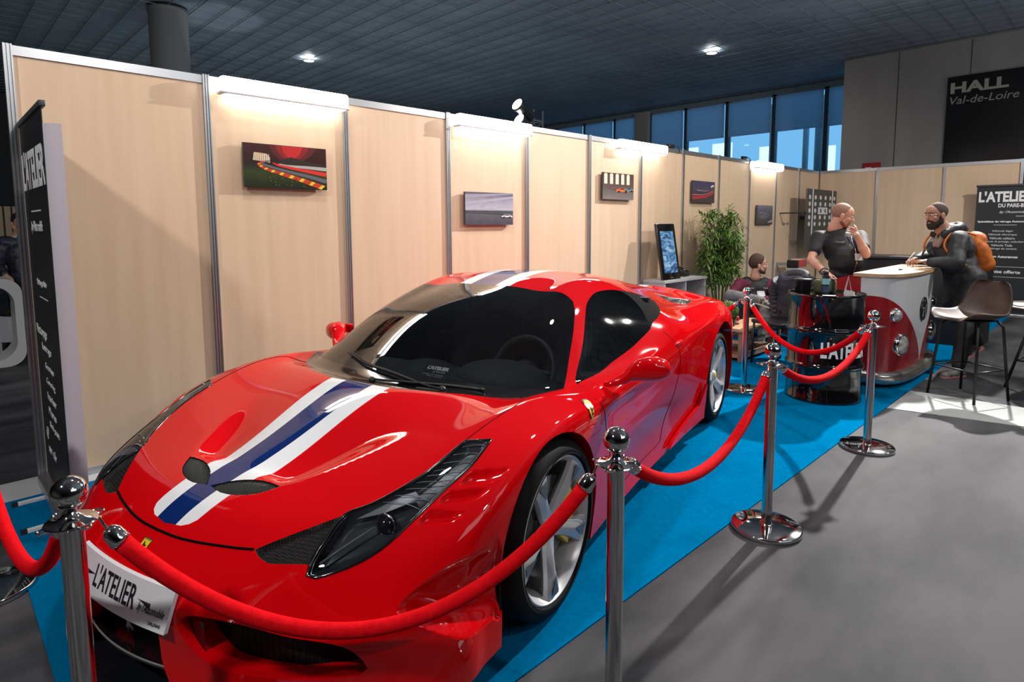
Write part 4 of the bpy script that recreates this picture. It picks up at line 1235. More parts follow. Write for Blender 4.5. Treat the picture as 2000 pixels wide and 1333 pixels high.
def grad_bg(name, stops, axis=2, lo=0., hi=1., noise=0.):
    m = mat(name, (.1, .1, .1), .3); N, L, b = nodes(m)
    tc = N.new('ShaderNodeTexCoord'); cr = N.new('ShaderNodeValToRGB'); sp = N.new('ShaderNodeSeparateXYZ')
    L.new(tc.outputs['Generated'], sp.inputs[0]); L.new(sp.outputs[axis], cr.inputs[0])
    e = cr.color_ramp.elements
    while len(e) < len(stops): e.new(.5)
    for q, (p, c) in zip(e, stops): q.position = p; q.color = (*c, 1)
    if noise:
        nz = N.new('ShaderNodeTexNoise'); nz.inputs['Scale'].default_value = 7; nz.inputs['Detail'].default_value = 6
        mp = N.new('ShaderNodeMapping'); mp.inputs['Scale'].default_value = (1, 1, 2.2); L.new(tc.outputs['Generated'], mp.inputs[0]); L.new(mp.outputs[0], nz.inputs[0])
        mx = N.new('ShaderNodeMix'); mx.data_type = 'RGBA'; mx.blend_type = 'OVERLAY'; mx.inputs['Factor'].default_value = noise
        L.new(cr.outputs[0], mx.inputs['A']); L.new(nz.outputs[0], mx.inputs['B']); L.new(mx.outputs['Result'], b.inputs['Base Color'])
    else: L.new(cr.outputs[0], b.inputs['Base Color'])
    return m
def band(pts, w0, w1):
    """ribbon polygon along points with width going from w0 to w1"""
    n = len(pts); up = []; dn = []
    for i, (x, y) in enumerate(pts):
        a = pts[max(i-1, 0)]; b = pts[min(i+1, n-1)]; d = Vector((b[0]-a[0], (b[1]-a[1]), 0)).normalized(); q = Vector((-d.y, d.x, 0))
        w = w0+(w1-w0)*i/(n-1)
        up.append((x+q.x*w, y+q.y*w)); dn.append((x-q.x*w, y-q.y*w))
    return dn+up[::-1]
random.seed(4)
BG1 = grad_bg('print_night', [(0, (.012, .014, .008)), (.35, (.035, .05, .01)), (.5, (.02, .016, .01)), (.62, (.03, .008, .006)), (1, (.05, .010, .010))], noise=.5)
tr = [(p.x, p.y) for p in bez([(1.0,.20,0),(.78,.30,0),(.5,.40,0),(.28,.50,0),(.20,.56,0),(.30,.63,0)], 6)]
tr2 = [(p.x, p.y) for p in bez([(.95,.05,0),(.70,.20,0),(.45,.33,0),(.26,.43,0),(.17,.53,0),(.22,.60,0)], 6)]
sh1 = [([(.28,.99),(.88,.99),(.80,.80),(.66,.62),(.46,.60),(.34,.78)], 'p_redsky_dim', (.10,.010,.010)), ([(.36,.99),(.78,.99),(.72,.80),(.62,.66),(.50,.64),(.41,.80)], 'p_redsky_mid', (.24,.012,.012)), ([(.44,.99),(.70,.99),(.66,.82),(.60,.72),(.52,.72),(.46,.84)], 'p_redsky', (.50,.018,.015)), ([(.36,.56),(.46,.68),(.55,.74),(.63,.71),(.72,.66),(.90,.62),(1,.60),(1,.52),(.6,.54)], 'p_hill', (.025,.016,.014)),
       ([(.10,.62),(.30,.58),(.30,.70),(.26,.78),(.12,.80)], 'p_grandstand', (.55,.42,.30)),
       (band([(1.0,.50),(.75,.52),(.5,.53),(.40,.56)], .045, .012), 'p_guardrail', (.42,.40,.38)),
       (band([(1.0,.37),(.80,.42),(.6,.47),(.40,.53),(.33,.58)], .05, .012), 'p_redtrail', (.65,.03,.02)),
       (band(tr, .045, .012), 'p_asphalt', (.12,.12,.14)),
       (band(tr2, .055, .012), 'p_kerbred', (.55,.04,.015))]
for k in range(9):
    a, b = tr2[min(len(tr2)-1, k*3)], tr2[min(len(tr2)-1, k*3+1)]
    sh1.append((band([a, b], .05-.004*k, .05-.004*k), 'p_kerbyellow', (.80,.52,.04)))
for k in range(26):
    a = random.uniform(.25, .82); b = random.uniform(.03, .36)-max(0, a-.5)*.25
    if b > .02: sh1.append(([(a, b), (a+.02, b-.012), (a+.012, b+.03)], 'p_grass%d' % (k % 2), ((.10,.12,.02), (.05,.075,.012))[k % 2]))
for k in range(8):
    a = .11+k*.024; sh1.append(([(a,.62),(a+.006,.62),(a+.006,.77),(a,.77)], 'p_grandlight', (.9,.75,.55)))
canvas(1.195, 1.795, 1.75, 2.05, 'print of a racetrack bend under a red night sky', BG1, sh1)
BG2 = grad_bg('print_grey_sky', [(0, (.06,.06,.075)), (.32, (.10,.10,.12)), (.42, (.05,.05,.065)), (.48, (.42,.42,.50)), (.75, (.30,.29,.37)), (1, (.09,.085,.13))], noise=.35)
def car_icon(x, y, s, body, cn, win='p_win'):
    return [([(x-.5*s,y),(x+.5*s,y),(x+.5*s,y+.14*s),(x+.38*s,y+.22*s),(x+.18*s,y+.36*s),(x-.16*s,y+.36*s),(x-.34*s,y+.22*s),(x-.5*s,y+.16*s)], cn, body),
            ([(x-.28*s,y+.21*s),(x+.28*s,y+.21*s),(x+.15*s,y+.33*s),(x-.13*s,y+.33*s)], win, (.02,.02,.025)),
            ([(x-.34*s,y-.07*s),(x-.20*s,y-.07*s),(x-.18*s,y+.06*s),(x-.27*s,y+.11*s),(x-.36*s,y+.06*s)], 'p_tyre', (.01,.01,.01)),
            ([(x+.20*s,y-.07*s),(x+.34*s,y-.07*s),(x+.36*s,y+.06*s),(x+.27*s,y+.11*s),(x+.18*s,y+.06*s)], 'p_tyre', (.01,.01,.01))]
sh2 = [([(0,.80),(1,.98),(1,1),(0,.92)], 'p_cloud', (.30,.29,.36)), ([(0,.62),(1,.84),(1,.90),(0,.70)], 'p_cloud2', (.36,.36,.43))]
for k in range(9): sh2 += car_icon(.08+.085*k, .37-.004*k, .085, (.10,.10,.11), 'p_greycar')
sh2 += car_icon(.86, .24, .24, (.62,.62,.66), 'p_whitecar')
canvas(3.13, 3.73, 1.485, 1.785, 'print of a white car on a grey plain under a cloudy sky', BG2, sh2)
BG3 = grad_bg('print_garage', [(0, (.20,.17,.16)), (.35, (.12,.10,.10)), (.5, (.10,.07,.055)), (1, (.07,.045,.035))], noise=.3)
sh3 = []
for k in range(5): sh3 += [([(.04+.18*k,.58),(.14+.18*k,.58),(.14+.18*k,.95),(.09+.18*k,.99),(.04+.18*k,.95)], 'p_archlight', (.75,.62,.50))]
for k in range(4): sh3 += car_icon(.16+.09*k, .44-.02*k, .16, (.30,.05,.03) if k % 2 else (.12,.12,.13), 'p_rowcar%d' % (k % 2))
sh3 += car_icon(.62, .30, .42, (.75,.14,.03), 'p_orangecar') + car_icon(.84, .34, .34, (.12,.22,.22), 'p_tealcar')
canvas(5.145, 5.745, 1.77, 2.07, 'print of an orange classic car in an arched garage', BG3, sh3)
BG4 = grad_bg('print_dusk', [(0, (.05,.04,.045)), (.4, (.05,.035,.04)), (.6, (.07,.055,.09)), (1, (.05,.045,.10))], noise=.4)
sh4 = [(band([(0,.22),(.3,.24),(.6,.30),(.85,.42),(.95,.52)], .07, .03), 'p_redtrail2', (.42,.03,.04)), (band([(0,.36),(.4,.36),(.7,.44),(.92,.58)], .022, .012), 'p_pinktrail', (.50,.16,.18)),
       (band([(.2,.58),(.45,.55),(.7,.56)], .012, .004), 'p_whitetrail', (.45,.42,.48)), ([(.82,.72),(.96,.80),(.94,.86),(.82,.80)], 'p_lamp', (.8,.75,.8))]
canvas(7.125, 7.74, 1.775, 2.07, 'print of red light trails on a dusk racetrack', BG4, sh4)
BG5 = grad_bg('print_grey', [(0, (.03,.03,.035)), (.5, (.08,.08,.10)), (.8, (.11,.11,.15)), (1, (.20,.20,.25))], noise=.5)
sh5 = [([(.15,.45),(.5,.55),(.7,.42),(.55,.30),(.25,.32)], 'p_slate', (.14,.14,.17)), (band([(.1,.6),(.4,.62),(.75,.5)], .02, .01), 'p_slatelight', (.26,.26,.31))]
for k in range(6): sh5.append(([(.70+.045*k,.08+.03*(k % 3)),(.735+.045*k,.10+.03*(k % 3)),(.72+.045*k,.18+.02*k)], 'p_spark', (.75,.72,.66)))
canvas(9.15, 9.735, 1.465, 1.775, 'small dark grey print nearest the far corner', BG5, sh5)

# ---------------------------------------------------------------- roll-up banners
BAN = mat('banner_black', (.018, .020, .023), .45); BANG = mat('banner_grey', (.62, .58, .64), .6)
def banner_text(root, F0, items):
    for (t, u, v, w, h, kw) in items:
        me = text_obj('banner_text', t, .1, M_INKW, F0 @ Matrix.Translation((u, v, .0012)), root, fit=(w, h), **kw)
# left one stands square to the wall, face towards -x
r_ = empty('roll_up_banner', (.026, -.01, 0)); tag(r_, 'black roll-up banner at the left end of the beech wall', 'banner', 'roll-up banners')
MB().box((-.004, -.82, .09), (.0, 0, 2.03)).build('sheet', BAN, r_)
mb = MB(); P = [(-.002, -.82), (.012, -.845), (.035, -.858), (.062, -.862)]
v = [(x, y, z) for x, y in P for z in (.09, 1.95)]; mb.add(v, [(2*i, 2*i+1, 2*i+3, 2*i+2) for i in range(3)], 0, True)
mb.build('sheet_edge', BANG, r_)
MB().rbox((-.012, -.835, 2.025), (.014, .01, 2.052), .004).build('top_rail', mat('rail_grey', (.06, .06, .065), .4), r_)
MB().rbox((-.05, -.88, .012), (.055, .02, .095), .02).build('cassette', ALU, r_)
MB().tube([(.055, -.42, .05), (.03, -.42, 2.03)], .008, 10).build('support_pole', ALU, r_)
M_FW = mat('foot_white', (.8, .8, .8), .4)
for y in (-.20, -.60):
    f_ = MB().box((-.165, y-.014, .008), (.05, y+.014, .022)).build('foot', M_FW, r_)
    MB().box((-.185, y-.015, .007), (-.160, y+.015, .024)).build('foot_tip', mat('foot_tip', (.02, .02, .02), .5) if 'foot_tip' not in bpy.data.materials else bpy.data.materials['foot_tip'], f_)
FL = frame((-.0045, -.0, 0), (0, -1, 0), (0, 0, 1))
banner_text(r_, FL, [("L'ATELIER", .03, 1.68, .78, .20, dict(bold=.003)), ("by l'Automobile", .20, 1.45, .40, .07, dict(shear=.4)),
  ("Nettoyage Auto", .25, 1.18, .32, .04, dict(bold=.003)), ("Nettoyage", .08, .90, .36, .065, {}), ("Lustrage", .24, .83, .30, .05, {}), ("Ceramique", .30, .74, .28, .04, {}), ("Covering", .30, .66, .28, .04, {}), ("Interieur", .30, .58, .28, .04, {}), ("Phares", .30, .50, .24, .04, {}), ("Devis gratuit", .30, .42, .30, .04, {}), ("@", .14, .33, .07, .07, {}), ("sur rdv", .18, .26, .25, .05, {})])
mb = MB(); mb.box((-.0056, -.58, 1.565), (-.0045, -.24, 1.572)); mb.box((-.0056, -.58, 1.125), (-.0045, -.3, 1.13)); mb.build('rule', M_INKW, r_)
# right one along the far booth wall, face towards -x
r_ = empty('roll_up_banner', (11.68, -2.455, 0)); tag(r_, 'black roll-up banner standing before the far beech wall at the right', 'banner', 'roll-up banners')
MB().box((0, -.74, .06), (.004, 0, 2.04)).build('sheet', BAN, r_)
MB().rbox((-.02, -.75, 2.04), (.02, .01, 2.07), .006).build('top_rail', bpy.data.materials['rail_grey'], r_)
MB().rbox((-.06, -.76, .0), (.06, .02, .07), .02).build('cassette', ALU, r_)
FR_ = frame((-.001, 0, 0), (0, -1, 0), (0, 0, 1))
banner_text(r_, FR_, [("L'ATELIER", .03, 1.80, .67, .17, dict(bold=.004)), ("DU PARE-BRISE", .28, 1.715, .42, .06, dict(bold=.003)), ("by l'Automobile", .30, 1.615, .36, .05, dict(shear=.4)), ("ORLEANS", .50, 1.57, .12, .018, {}),
  ("Sp\u00e9cialiste du vitrage Automobile", .035, 1.475, .66, .036, dict(bold=.004)),
  ("V\u00e9hicule l\u00e9ger", .225, 1.33, .26, .034, {}), ("V\u00e9hicule \u00e9lectrique", .18, 1.275, .35, .034, {}), ("V\u00e9hicule utilitaire", .20, 1.22, .31, .034, {}), ("V\u00e9hicule de prestige, collection", .115, 1.165, .50, .034, {}), ("V\u00e9hicule Tesla", .225, 1.11, .26, .034, {}), ("Calibrage de cam\u00e9ra", .17, 1.055, .37, .034, {}),
  ("Toutes Assurances", .15, .93, .41, .04, dict(bold=.003)), ("Franchise offerte", .105, .69, .50, .05, dict(bold=.002))])
mb = MB(); mb.box((-.0015, -.52, 1.44), (-.0002, -.24, 1.445)); mb.box((-.0015, -.70, .79), (-.0002, -.04, .794)); mb.box((-.0015, -.70, .63), (-.0002, -.04, .634)); mb.build('rule', M_INKW, r_)

# ---------------------------------------------------------------- hall signs
r_ = empty('hall_sign', (14.39, -1.46, 2.0)); tag(r_, 'large black hall sign with pale lettering on the concrete wall', 'sign')
MB().rbox((-.05, -5.2, 0), (0, 0, 2.33), .04).build('board', mat('sign_black', (.006, .006, .007), .3), r_)
FS = frame((-.051, 0, 0), (0, -1, 0), (0, 0, 1)); M_SIGN = mat('sign_letter', (.40, .38, .32), .5)
text_obj('sign_text', 'HALL', .3, M_SIGN, FS @ Matrix.Translation((.06, 2.00, 0)), r_, fit=(.90, .21), bold=.012)
text_obj('sign_text', 'Val-de-Loire', .3, M_SIGN, FS @ Matrix.Translation((.06, 1.79, 0)), r_, fit=(1.06, .145), shear=.2)
r_ = empty('fire_hose_sign', (14.39, -.02, 2.47)); tag(r_, 'small red fire hose sign on the grey concrete wall', 'sign')
MB().box((-.02, -.34, -.12), (0, 0, .30)).build('board', mat('sign_red', (.35, .008, .012), .45), r_)
mb = MB()
for k in range(5): mb.box((-.022, -.05-.022*k-.014, .03), (-.0195, -.05-.022*k, .19))
mb.box((-.022, -.165, .19), (-.0195, -.05, .205)); mb.box((-.022, -.165, .02), (-.0195, -.05, .032))
for k in range(3): mb.add([(-.022, -.20-.03*k, .05), (-.022, -.225-.03*k, .05), (-.022, -.27-.02*k, .15), (-.022, -.245-.02*k, .16)], [(0, 1, 2, 3)])
mb.build('pictogram', M_INKW, r_)

# ---------------------------------------------------------------- low shelf unit with screen and telephone
M_SHELF = mat('shelf_white', (.42, .42, .42), .5); M_SHELFIN = mat('shelf_inside', (.16, .165, .17), .6)
r_ = empty('shelf_unit', (6.0, -.335, .006)); tag(r_, 'pale grey low shelf unit against the wall behind the car tail', 'shelf')
mb = MB(); t = .028
mb.box((0, 0, 0), (t, .30, .76)); mb.box((1.01-t, 0, 0), (1.01, .30, .76)); mb.box((-.01, -.01, .76), (1.02, .30, .79)); mb.box((t, 0, .0), (1.01-t, .30, .05)); mb.box((t, .285, .05), (1.01-t, .30, .76))
mb.build('carcass', M_SHELF, r_)
MB().box((.495, .004, .05), (.52, .285, .76)).build('divider', M_SHELF, r_)
for x0, x1 in ((t, .495), (.52, 1.01-t)): MB().box((x0, .004, .40), (x1, .285, .425)).build('shelf_board', M_SHELF, r_)
for x0, x1 in ((t, .495), (.52, 1.01-t)): MB().box((x0, .27, .05), (x1, .284, .76)).build('back_panel', M_SHELFIN, r_)
T = Matrix.Translation((6.03, -.30, .797)) @ Matrix.Rotation(R(-9.5), 4, 'X')
r_ = empty('display_screen'); r_.matrix_world = T; tag(r_, 'tall black display screen showing blue pictures, leaning on the shelf unit', 'screen')
MB().rbox((0, 0, 0), (.405, .035, .70), .006).build('frame', M_GLOSSBLACK, r_)
scr = bpy.data.materials.new('screen_picture'); scr.use_nodes = True
N, L, b = nodes(scr); tc = N.new('ShaderNodeTexCoord'); mp = N.new('ShaderNodeMapping'); mp.inputs['Scale'].default_value = (5, 1, 9); nz = N.new('ShaderNodeTexNoise'); nz.inputs['Scale'].default_value = 1.6; nz.inputs['Detail'].default_value = 7; nz.inputs['Distortion'].default_value = 1.5
cr = N.new('ShaderNodeValToRGB'); e = cr.color_ramp.elements; e[0].position = .36; e[0].color = (.01, .05, .16, 1); e[1].position = .66; e[1].color = (.55, .78, .95, 1); q = e.new(.5); q.color = (.10, .32, .62, 1)
L.new(tc.outputs['Object'], mp.inputs[0]); L.new(mp.outputs[0], nz.inputs[0]); L.new(nz.outputs[0], cr.inputs[0]); L.new(cr.outputs[0], b.inputs['Emission Color']); b.inputs['Emission Strength'].default_value = .75; b.inputs['Base Color'].default_value = (.02, .02, .02, 1); b.inputs['Roughness'].default_value = .2
MB().box((.055, -.0015, .085), (.352, 0, .605)).build('screen', scr, r_)
MB().box((.16, -.001, .025), (.24, 0, .032)).build('logo_strip', ALU, r_)
r_ = empty('card_terminal', (6.72, -.20, .796), R(15)); tag(r_, 'small black desk telephone on the shelf unit beside the screen', 'telephone')
mb = MB(); mb.add([(0,0,0),(.20,0,0),(.20,.15,0),(0,.15,0),(0,0,.03),(.20,0,.03),(.20,.15,.10),(0,.15,.10)], [(3,2,1,0),(4,5,6,7),(0,1,5,4),(1,2,6,5),(2,3,7,6),(3,0,4,7)]); mb.build('body', M_BLACK, r_)
mb = MB(); mb.rbox((.005, -.01, .052), (.05, .16, .085), .012, 0, Matrix.Rotation(R(24), 4, 'X')); mb.build('handset', M_GLOSSBLACK, r_)
mb = MB()
for i in range(3):
    for j in range(4): mb.box((.085+.034*i, .02+.024*j, .044+.011*j), (.108+.034*i, .036+.024*j, .050+.011*j))
mb.build('key', mat('key_grey', (.25, .25, .26), .5), r_)
r_.name = 'desk_telephone'

# ---------------------------------------------------------------- bamboo plant
def bamboo():
    r_ = empty('bamboo_plant', (7.36, -.37, .006)); tag(r_, 'tall green bamboo plant standing against the wall beside the armchair', 'plant')
    MB().lathe([(.12, 0), (.15, .02), (.17, .28), (.165, .30), (.15, .29), (.14, .25), (0, .25)], 32).build('pot', mat('pot_dark', (.04, .035, .03), .6), r_)
    MB().lathe([(.145, .25), (.07, .27), (0, .275)], 24, 0, None, caps=False).build('soil', mat('soil', (.03, .022, .015), .9), r_)
    random.seed(11)
    LEAF = mat('bamboo_leaf', (.10, .22, .04), .45); noise_color(LEAF, (.05, .13, .02), (.20, .34, .07), (9, 9, 9), 3, .3, .7)
    STEM = mat('bamboo_stem', (.16, .20, .06), .45)
    mb = MB(); lv = MB(); lm = 0
    for k in range(20):
        a = random.uniform(0, 6.28); r0 = random.uniform(.01, .11)
        lean = random.uniform(.02, .30); h = random.uniform(1.05, 1.68)*(1-.30*max(0, lean-.12))
        b0 = Vector((r0*math.cos(a), r0*math.sin(a), .26))
        a2 = a+random.uniform(-.5, .5)
        top = b0+Vector((lean*math.cos(a2)*1.05, lean*math.sin(a2)*.55-.02, h-.26+.08))
        mid = b0.lerp(top, .55)+Vector((random.uniform(-.02, .02), random.uniform(-.02, .02), .03))
        pts = bez([b0, mid, top], 10)
        mb.tube(pts, [.0075-.005*i/(len(pts)-1) for i in range(len(pts))], 6)
        # side twigs with leaf fans
        for q in range(30):
            t = random.uniform(.26, 1.0)**.8; p = pts[min(len(pts)-1, int(t*(len(pts)-1)))]
            if p.z < .42: continue
            aa = random.uniform(0, 6.28); tl = random.uniform(.04, .20)*(1.15-.45*t)
            e = p+Vector((tl*math.cos(aa), tl*math.sin(aa)*.75, random.uniform(-.01, .10)))
            mb.tube([p, e], .0018, 4, caps=False)
            for w in range(random.randint(5, 7)):
                th = aa+random.uniform(-1.2, 1.2); ph = random.uniform(-.55, .85); ln = random.uniform(.09, .17); wd = random.uniform(.007, .0115)
                d = Vector((math.cos(th)*math.cos(ph), math.sin(th)*math.cos(ph), math.sin(ph)))
                s = d.cross(Vector((0, 0, 1)))
                if s.length < .01: continue
                s.normalize(); n_ = s.cross(d)
                q0 = p.lerp(e, random.uniform(.4, 1)); q1 = q0+d*ln*.35+n_*.006; q2 = q0+d*ln*.7; q3 = q0+d*ln-Vector((0, 0, ln*.25))
                y_ = max(-.37+c.y for c in (q0, q1, q2, q3))
                if y_ > -.03: continue
                lv.add([q0, q1+s*wd, q2+s*wd*.8, q3, q2-s*wd*.8, q1-s*wd], [(0, 1, 5), (1, 2, 4, 5), (2, 3, 4)])
    mb.build('stem', STEM, r_)
    f_ = lv.build('foliage', LEAF, r_); f_['kind'] = 'stuff'
bamboo()

# ---------------------------------------------------------------- lounge corner: coffee table, armchair, topiary
OAK = mat('oak_wood', (.42, .27, .15), .5); noise_color(OAK, (.36, .22, .12), (.50, .33, .19), (3, 22, 22), 4, .3, .7)
OAKD = mat('oak_side', (.25, .15, .085), .55); noise_color(OAKD, (.19, .11, .06), (.30, .18, .10), (14, 14, 3), 4, .3, .7)
r_ = empty('coffee_table', (5.77, -1.45, .006)); tag(r_, 'low wooden coffee table with a bottom shelf behind the car tail', 'table')
MB().rbox((0, 0, .325), (.87, .35, .36), .004).build('table_top', OAK, r_)
for x, y in ((.03, .02), (.78, .02), (.03, .27), (.78, .27)): MB().box((x, y, 0), (x+.06, y+.06, .325)).build('leg', OAKD, r_)
MB().box((.04, .03, .07), (.83, .32, .095)).build('lower_shelf', OAKD, r_)
for a, b in (((.09,.03,.19),(.78,.06,.225)), ((.09,.29,.19),(.78,.32,.225)), ((.04,.08,.19),(.07,.27,.225)), ((.04,.08,.035),(.07,.27,.07)), ((.09,.03,.035),(.78,.06,.07))): MB().box(a, b).build('rail', OAK, r_)
r_ = empty('topiary_pot', (5.90, -1.20, .366)); tag(r_, 'small moss ball plant in a dark pot on the coffee table', 'plant')
MB().lathe([(.055, 0), (.075, .01), (.085, .085), (.078, .09), (.07, .07), (0, .07)], 24).build('pot', mat('pot_green', (.03, .035, .02), .6), r_)
MOSS = mat('moss', (.06, .11, .025), .9); noise_color(MOSS, (.03, .06, .012), (.10, .17, .04), (40, 40, 40), 3)
bmx = bmesh.new(); bmesh.ops.create_icosphere(bmx, subdivisions=5, radius=.105)
random.seed(3)
for v in bmx.verts: v.co *= 1+random.uniform(-.09, .10)
mb = MB(); mb.bm(bmx, 0, Matrix.Translation((0, 0, .165))); bmx.free(); mb.build('moss_ball', MOSS, r_)
r_ = empty('candle_jar', (6.06, -1.22, .366)); tag(r_, 'small red and white jar on the coffee table beside the moss ball', 'jar')
MB().lathe([(.03, 0), (.034, .005), (.034, .07), (.028, .08), (.028, .09), (0, .09)], 20).build('jar', mat('jar_red', (.5, .02, .03), .3), r_)
MB().lathe([(.0345, .02), (.0345, .045)], 20, 0, None, caps=False).build('jar_label', M_INKW, r_)

LEA = mat('brown_leather', (.045, .026, .020), .45); noise_color(LEA, (.035, .02, .016), (.06, .034, .026), (6, 6, 6), 4)
ACH = (7.36, -1.0, .006)
r_ = empty('armchair', ACH, R(-138)); tag(r_, 'brown leather tub armchair under the seated man', 'armchair')
mb = MB()   # shell: a horseshoe wall, high at the back
n = 28; v = []; f = []
for k in range(n+1):
    a = R(-128)+R(256)*k/n
    c = math.cos(a)
    h = .40+.34*max(0, .5+.5*math.cos(a*.9))**1.2
    for rr, z in ((.30, .10), (.38, .10), (.41, h*.7), (.415, h-.02), (.385, h+.012), (.345, h-.01), (.31, h*.7)):
        v.append((-rr*math.cos(a)*1.0, rr*math.sin(a)*1.02, z))
m_ = 7
for k in range(n):
    for j in range(m_): f.append((k*m_+j, k*m_+(j+1) % m_, (k+1)*m_+(j+1) % m_, (k+1)*m_+j))
f += [tuple(range(m_)), tuple(n*m_+j for j in reversed(range(m_)))]
mb.add(v, f, 0, True); mb.build('shell', LEA, r_, 60)
MB().rbox((-.30, -.29, .14), (.36, .29, .335), .07).build('seat_cushion', LEA, r_)
for x, y in ((.22, .24), (.22, -.24), (-.22, .24), (-.22, -.24)): MB().lathe([(.014, 0), (.022, .14)], 12, 0, Matrix.Translation((x, y, 0))).build('leg', OAKD, r_)

# ---------------------------------------------------------------- black barrel with things on it
r_ = empty('oil_barrel', (5.07, -2.475, .006)); tag(r_, 'glossy black oil barrel with white lettering used as a table', 'barrel')
prof = [(.285, 0), (.297, .004), (.299, .02), (.290, .032)]
for zc in (.30, .60): prof += [(.290, zc-.03), (.294, zc-.022), (.303, zc-.012), (.305, zc), (.303, zc+.012), (.294, zc+.022), (.290, zc+.03)]
prof += [(.290, .865), (.299, .878), (.300, .892), (.294, .90), (.286, .896), (.284, .88), (.0, .878)]
M_BAR = mat('barrel_black', (.004, .004, .005), .10, coat=.8)
MB().lathe(prof, 72, 0, None, caps=False).build('drum', M_BAR, r_, 50)
def wrap_text(txt, root, rad, ang_c, z, w, h, m, **kw):
    me = text_mesh(txt, .1, **kw)
    xs = [q.co.x for q in me.vertices]; ys = [q.co.y for q in me.vertices]; x0, x1, y0, y1 = min(xs), max(xs), min(ys), max(ys)
    # subdivide long edges so the letters can bend
    b_ = bmesh.new(); b_.from_mesh(me)
    for it in range(3):
        es = [e for e in b_.edges if abs(e.verts[0].co.x-e.verts[1].co.x) > (x1-x0)*.03]
        if es: bmesh.ops.subdivide_edges(b_, edges=es, cuts=1)
    bmesh.ops.triangulate(b_, faces=b_.faces[:])
    for q in b_.verts:
        a = ang_c+((q.co.x-x0)/(x1-x0)-.5)*w/rad; zz = z+(q.co.y-y0)/(y1-y0)*h; rr = rad+.0008+(.0008 if q.co.z > 0 else 0)
        q.co = (rr*math.cos(a), rr*math.sin(a), zz)
    me2 = bpy.data.meshes.new('letters'); b_.to_mesh(me2); b_.free()
    return link('barrel_text', me2, root, m)
# faces the camera direction, a little to the right
ang = math.atan2(-4.28+2.475, -.40-5.07)
wrap_text("L'ATELIER", r_, .290, ang+.64, .385, .42, .135, M_INKW, bold=.004)
TOPZ = .006+.879
def on_barrel(nm, dx, dy, label, cat, rz=0):
    o = empty(nm, (5.07+dx, -2.475+dy, TOPZ), rz); return tag(o, label, cat)
r_ = on_barrel('spray_bottle', .02, .02, 'small black bottle with a teal label standing on the black barrel', 'bottle')
MB().lathe([(.026, 0), (.029, .006), (.029, .145), (.024, .16), (.024, .165)], 24).build('bottle', mat('bottle_black', (.01, .012, .015), .25), r_)
MB().lathe([(.0295, .085), (.0295, .135)], 24, 0, None, caps=False).build('bottle_label', mat('label_teal', (.16, .42, .46), .4), r_)
MB().lathe([(.0296, .02), (.0296, .075)], 24, 0, None, caps=False).build('bottle_label', mat('label_navy', (.02, .04, .10), .4), r_)
MB().lathe([(.022, .165), (.022, .195), (.018, .20), (0, .20)], 20).build('cap', M_BLACK, r_)
r_ = on_barrel('black_tub', -.02, .19, 'round black tub on the left side of the barrel top', 'tub')
MB().lathe([(.06, 0), (.068, .11), (.072, .112), (.072, .125), (0, .125)], 28).build('tub', M_BLACK, r_)
r_ = on_barrel('olive_pouch', .13, .06, 'olive green pouch with black straps on the barrel top', 'bag', R(-35))
mb = MB(); mb.rbox((-.09, -.05, 0), (.09, .05, .12), .03); mb.build('pouch', mat('olive_cloth', (.10, .10, .05), .8), r_)
for x in (-.045, .045): MB().rbox((x-.012, -.055, 0), (x+.012, .055, .126), .004).build('strap', M_BLACK, r_)
r_ = on_barrel('leaflet_stand', .12, -.13, 'white folded leaflet standing on the barrel beside the bottle', 'leaflet', R(200))
mb = MB(); mb.add([(-.10,-.03,0),(.10,-.03,0),(-.06,.0,.15),(-.02,.0,.155),(-.10,.03,0),(.10,.03,0)], [(0,1,3,2),(5,4,2,3)]); mb.add([(-.10,-.027,0),(.10,-.027,0),(-.06,.003,.15),(-.02,.003,.155)], [(2,3,1,0)]); mb.build('leaflet', mat('paper', (.62, .64, .70), .6), r_)
r_ = on_barrel('card_holder', -.02, -.19, 'small clear card holder with business cards on the barrel rim', 'card holder', R(60))
mb = MB(); mb.box((-.045, -.02, 0), (.045, .02, .012)); mb.box((-.045, .014, .01), (.045, .02, .05)); mb.build('holder', mat('acrylic', (.5, .5, .5), .2), r_)
MB().box((-.04, -.004, .012), (.04, .010, .04)).build('cards', M_INKW, r_)
r_ = on_barrel('flyer', -.12, -.06, 'flat white flyers spread on the barrel top', 'paper', R(20))
MB().box((-.07, -.05, 0), (.07, .05, .003)).build('sheet', bpy.data.materials['paper'], r_)

# chair with a navy jacket hung over it
r_ = empty('folding_chair', (6.00, -1.72, .006), R(160)); tag(r_, 'black chair covered by a navy jacket behind the barrel', 'chair')
MB().rbox((-.20, -.20, .43), (.20, .20, .47), .015).build('seat', M_BLACK, r_)
MB().rbox((-.215, -.19, .60), (-.18, .19, .86), .012).build('backrest', M_BLACK, r_)
for x, y in ((.18, .17), (.18, -.17)): MB().tube([(x, y, .44), (x+.02, y, 0)], .012, 8).build('leg', M_BLACK, r_)
for y in (.18, -.18): MB().tube([(-.20, y, .86), (-.19, y, .44), (-.23, y, 0)], .012, 8).build('leg', M_BLACK, r_)
NAVY = mat('navy_quilt', (.016, .018, .034), .5); noise_color(NAVY, (.012, .013, .026), (.024, .027, .05), (20, 20, 20), 4, bump=.2, bscale=60)
r_ = empty('puffer_jacket', (6.00, -1.72, .006), R(160)); tag(r_, 'navy quilted jacket draped over the chair behind the barrel', 'jacket')
mb = MB(); n = 26; v = []; f = []; rows = []
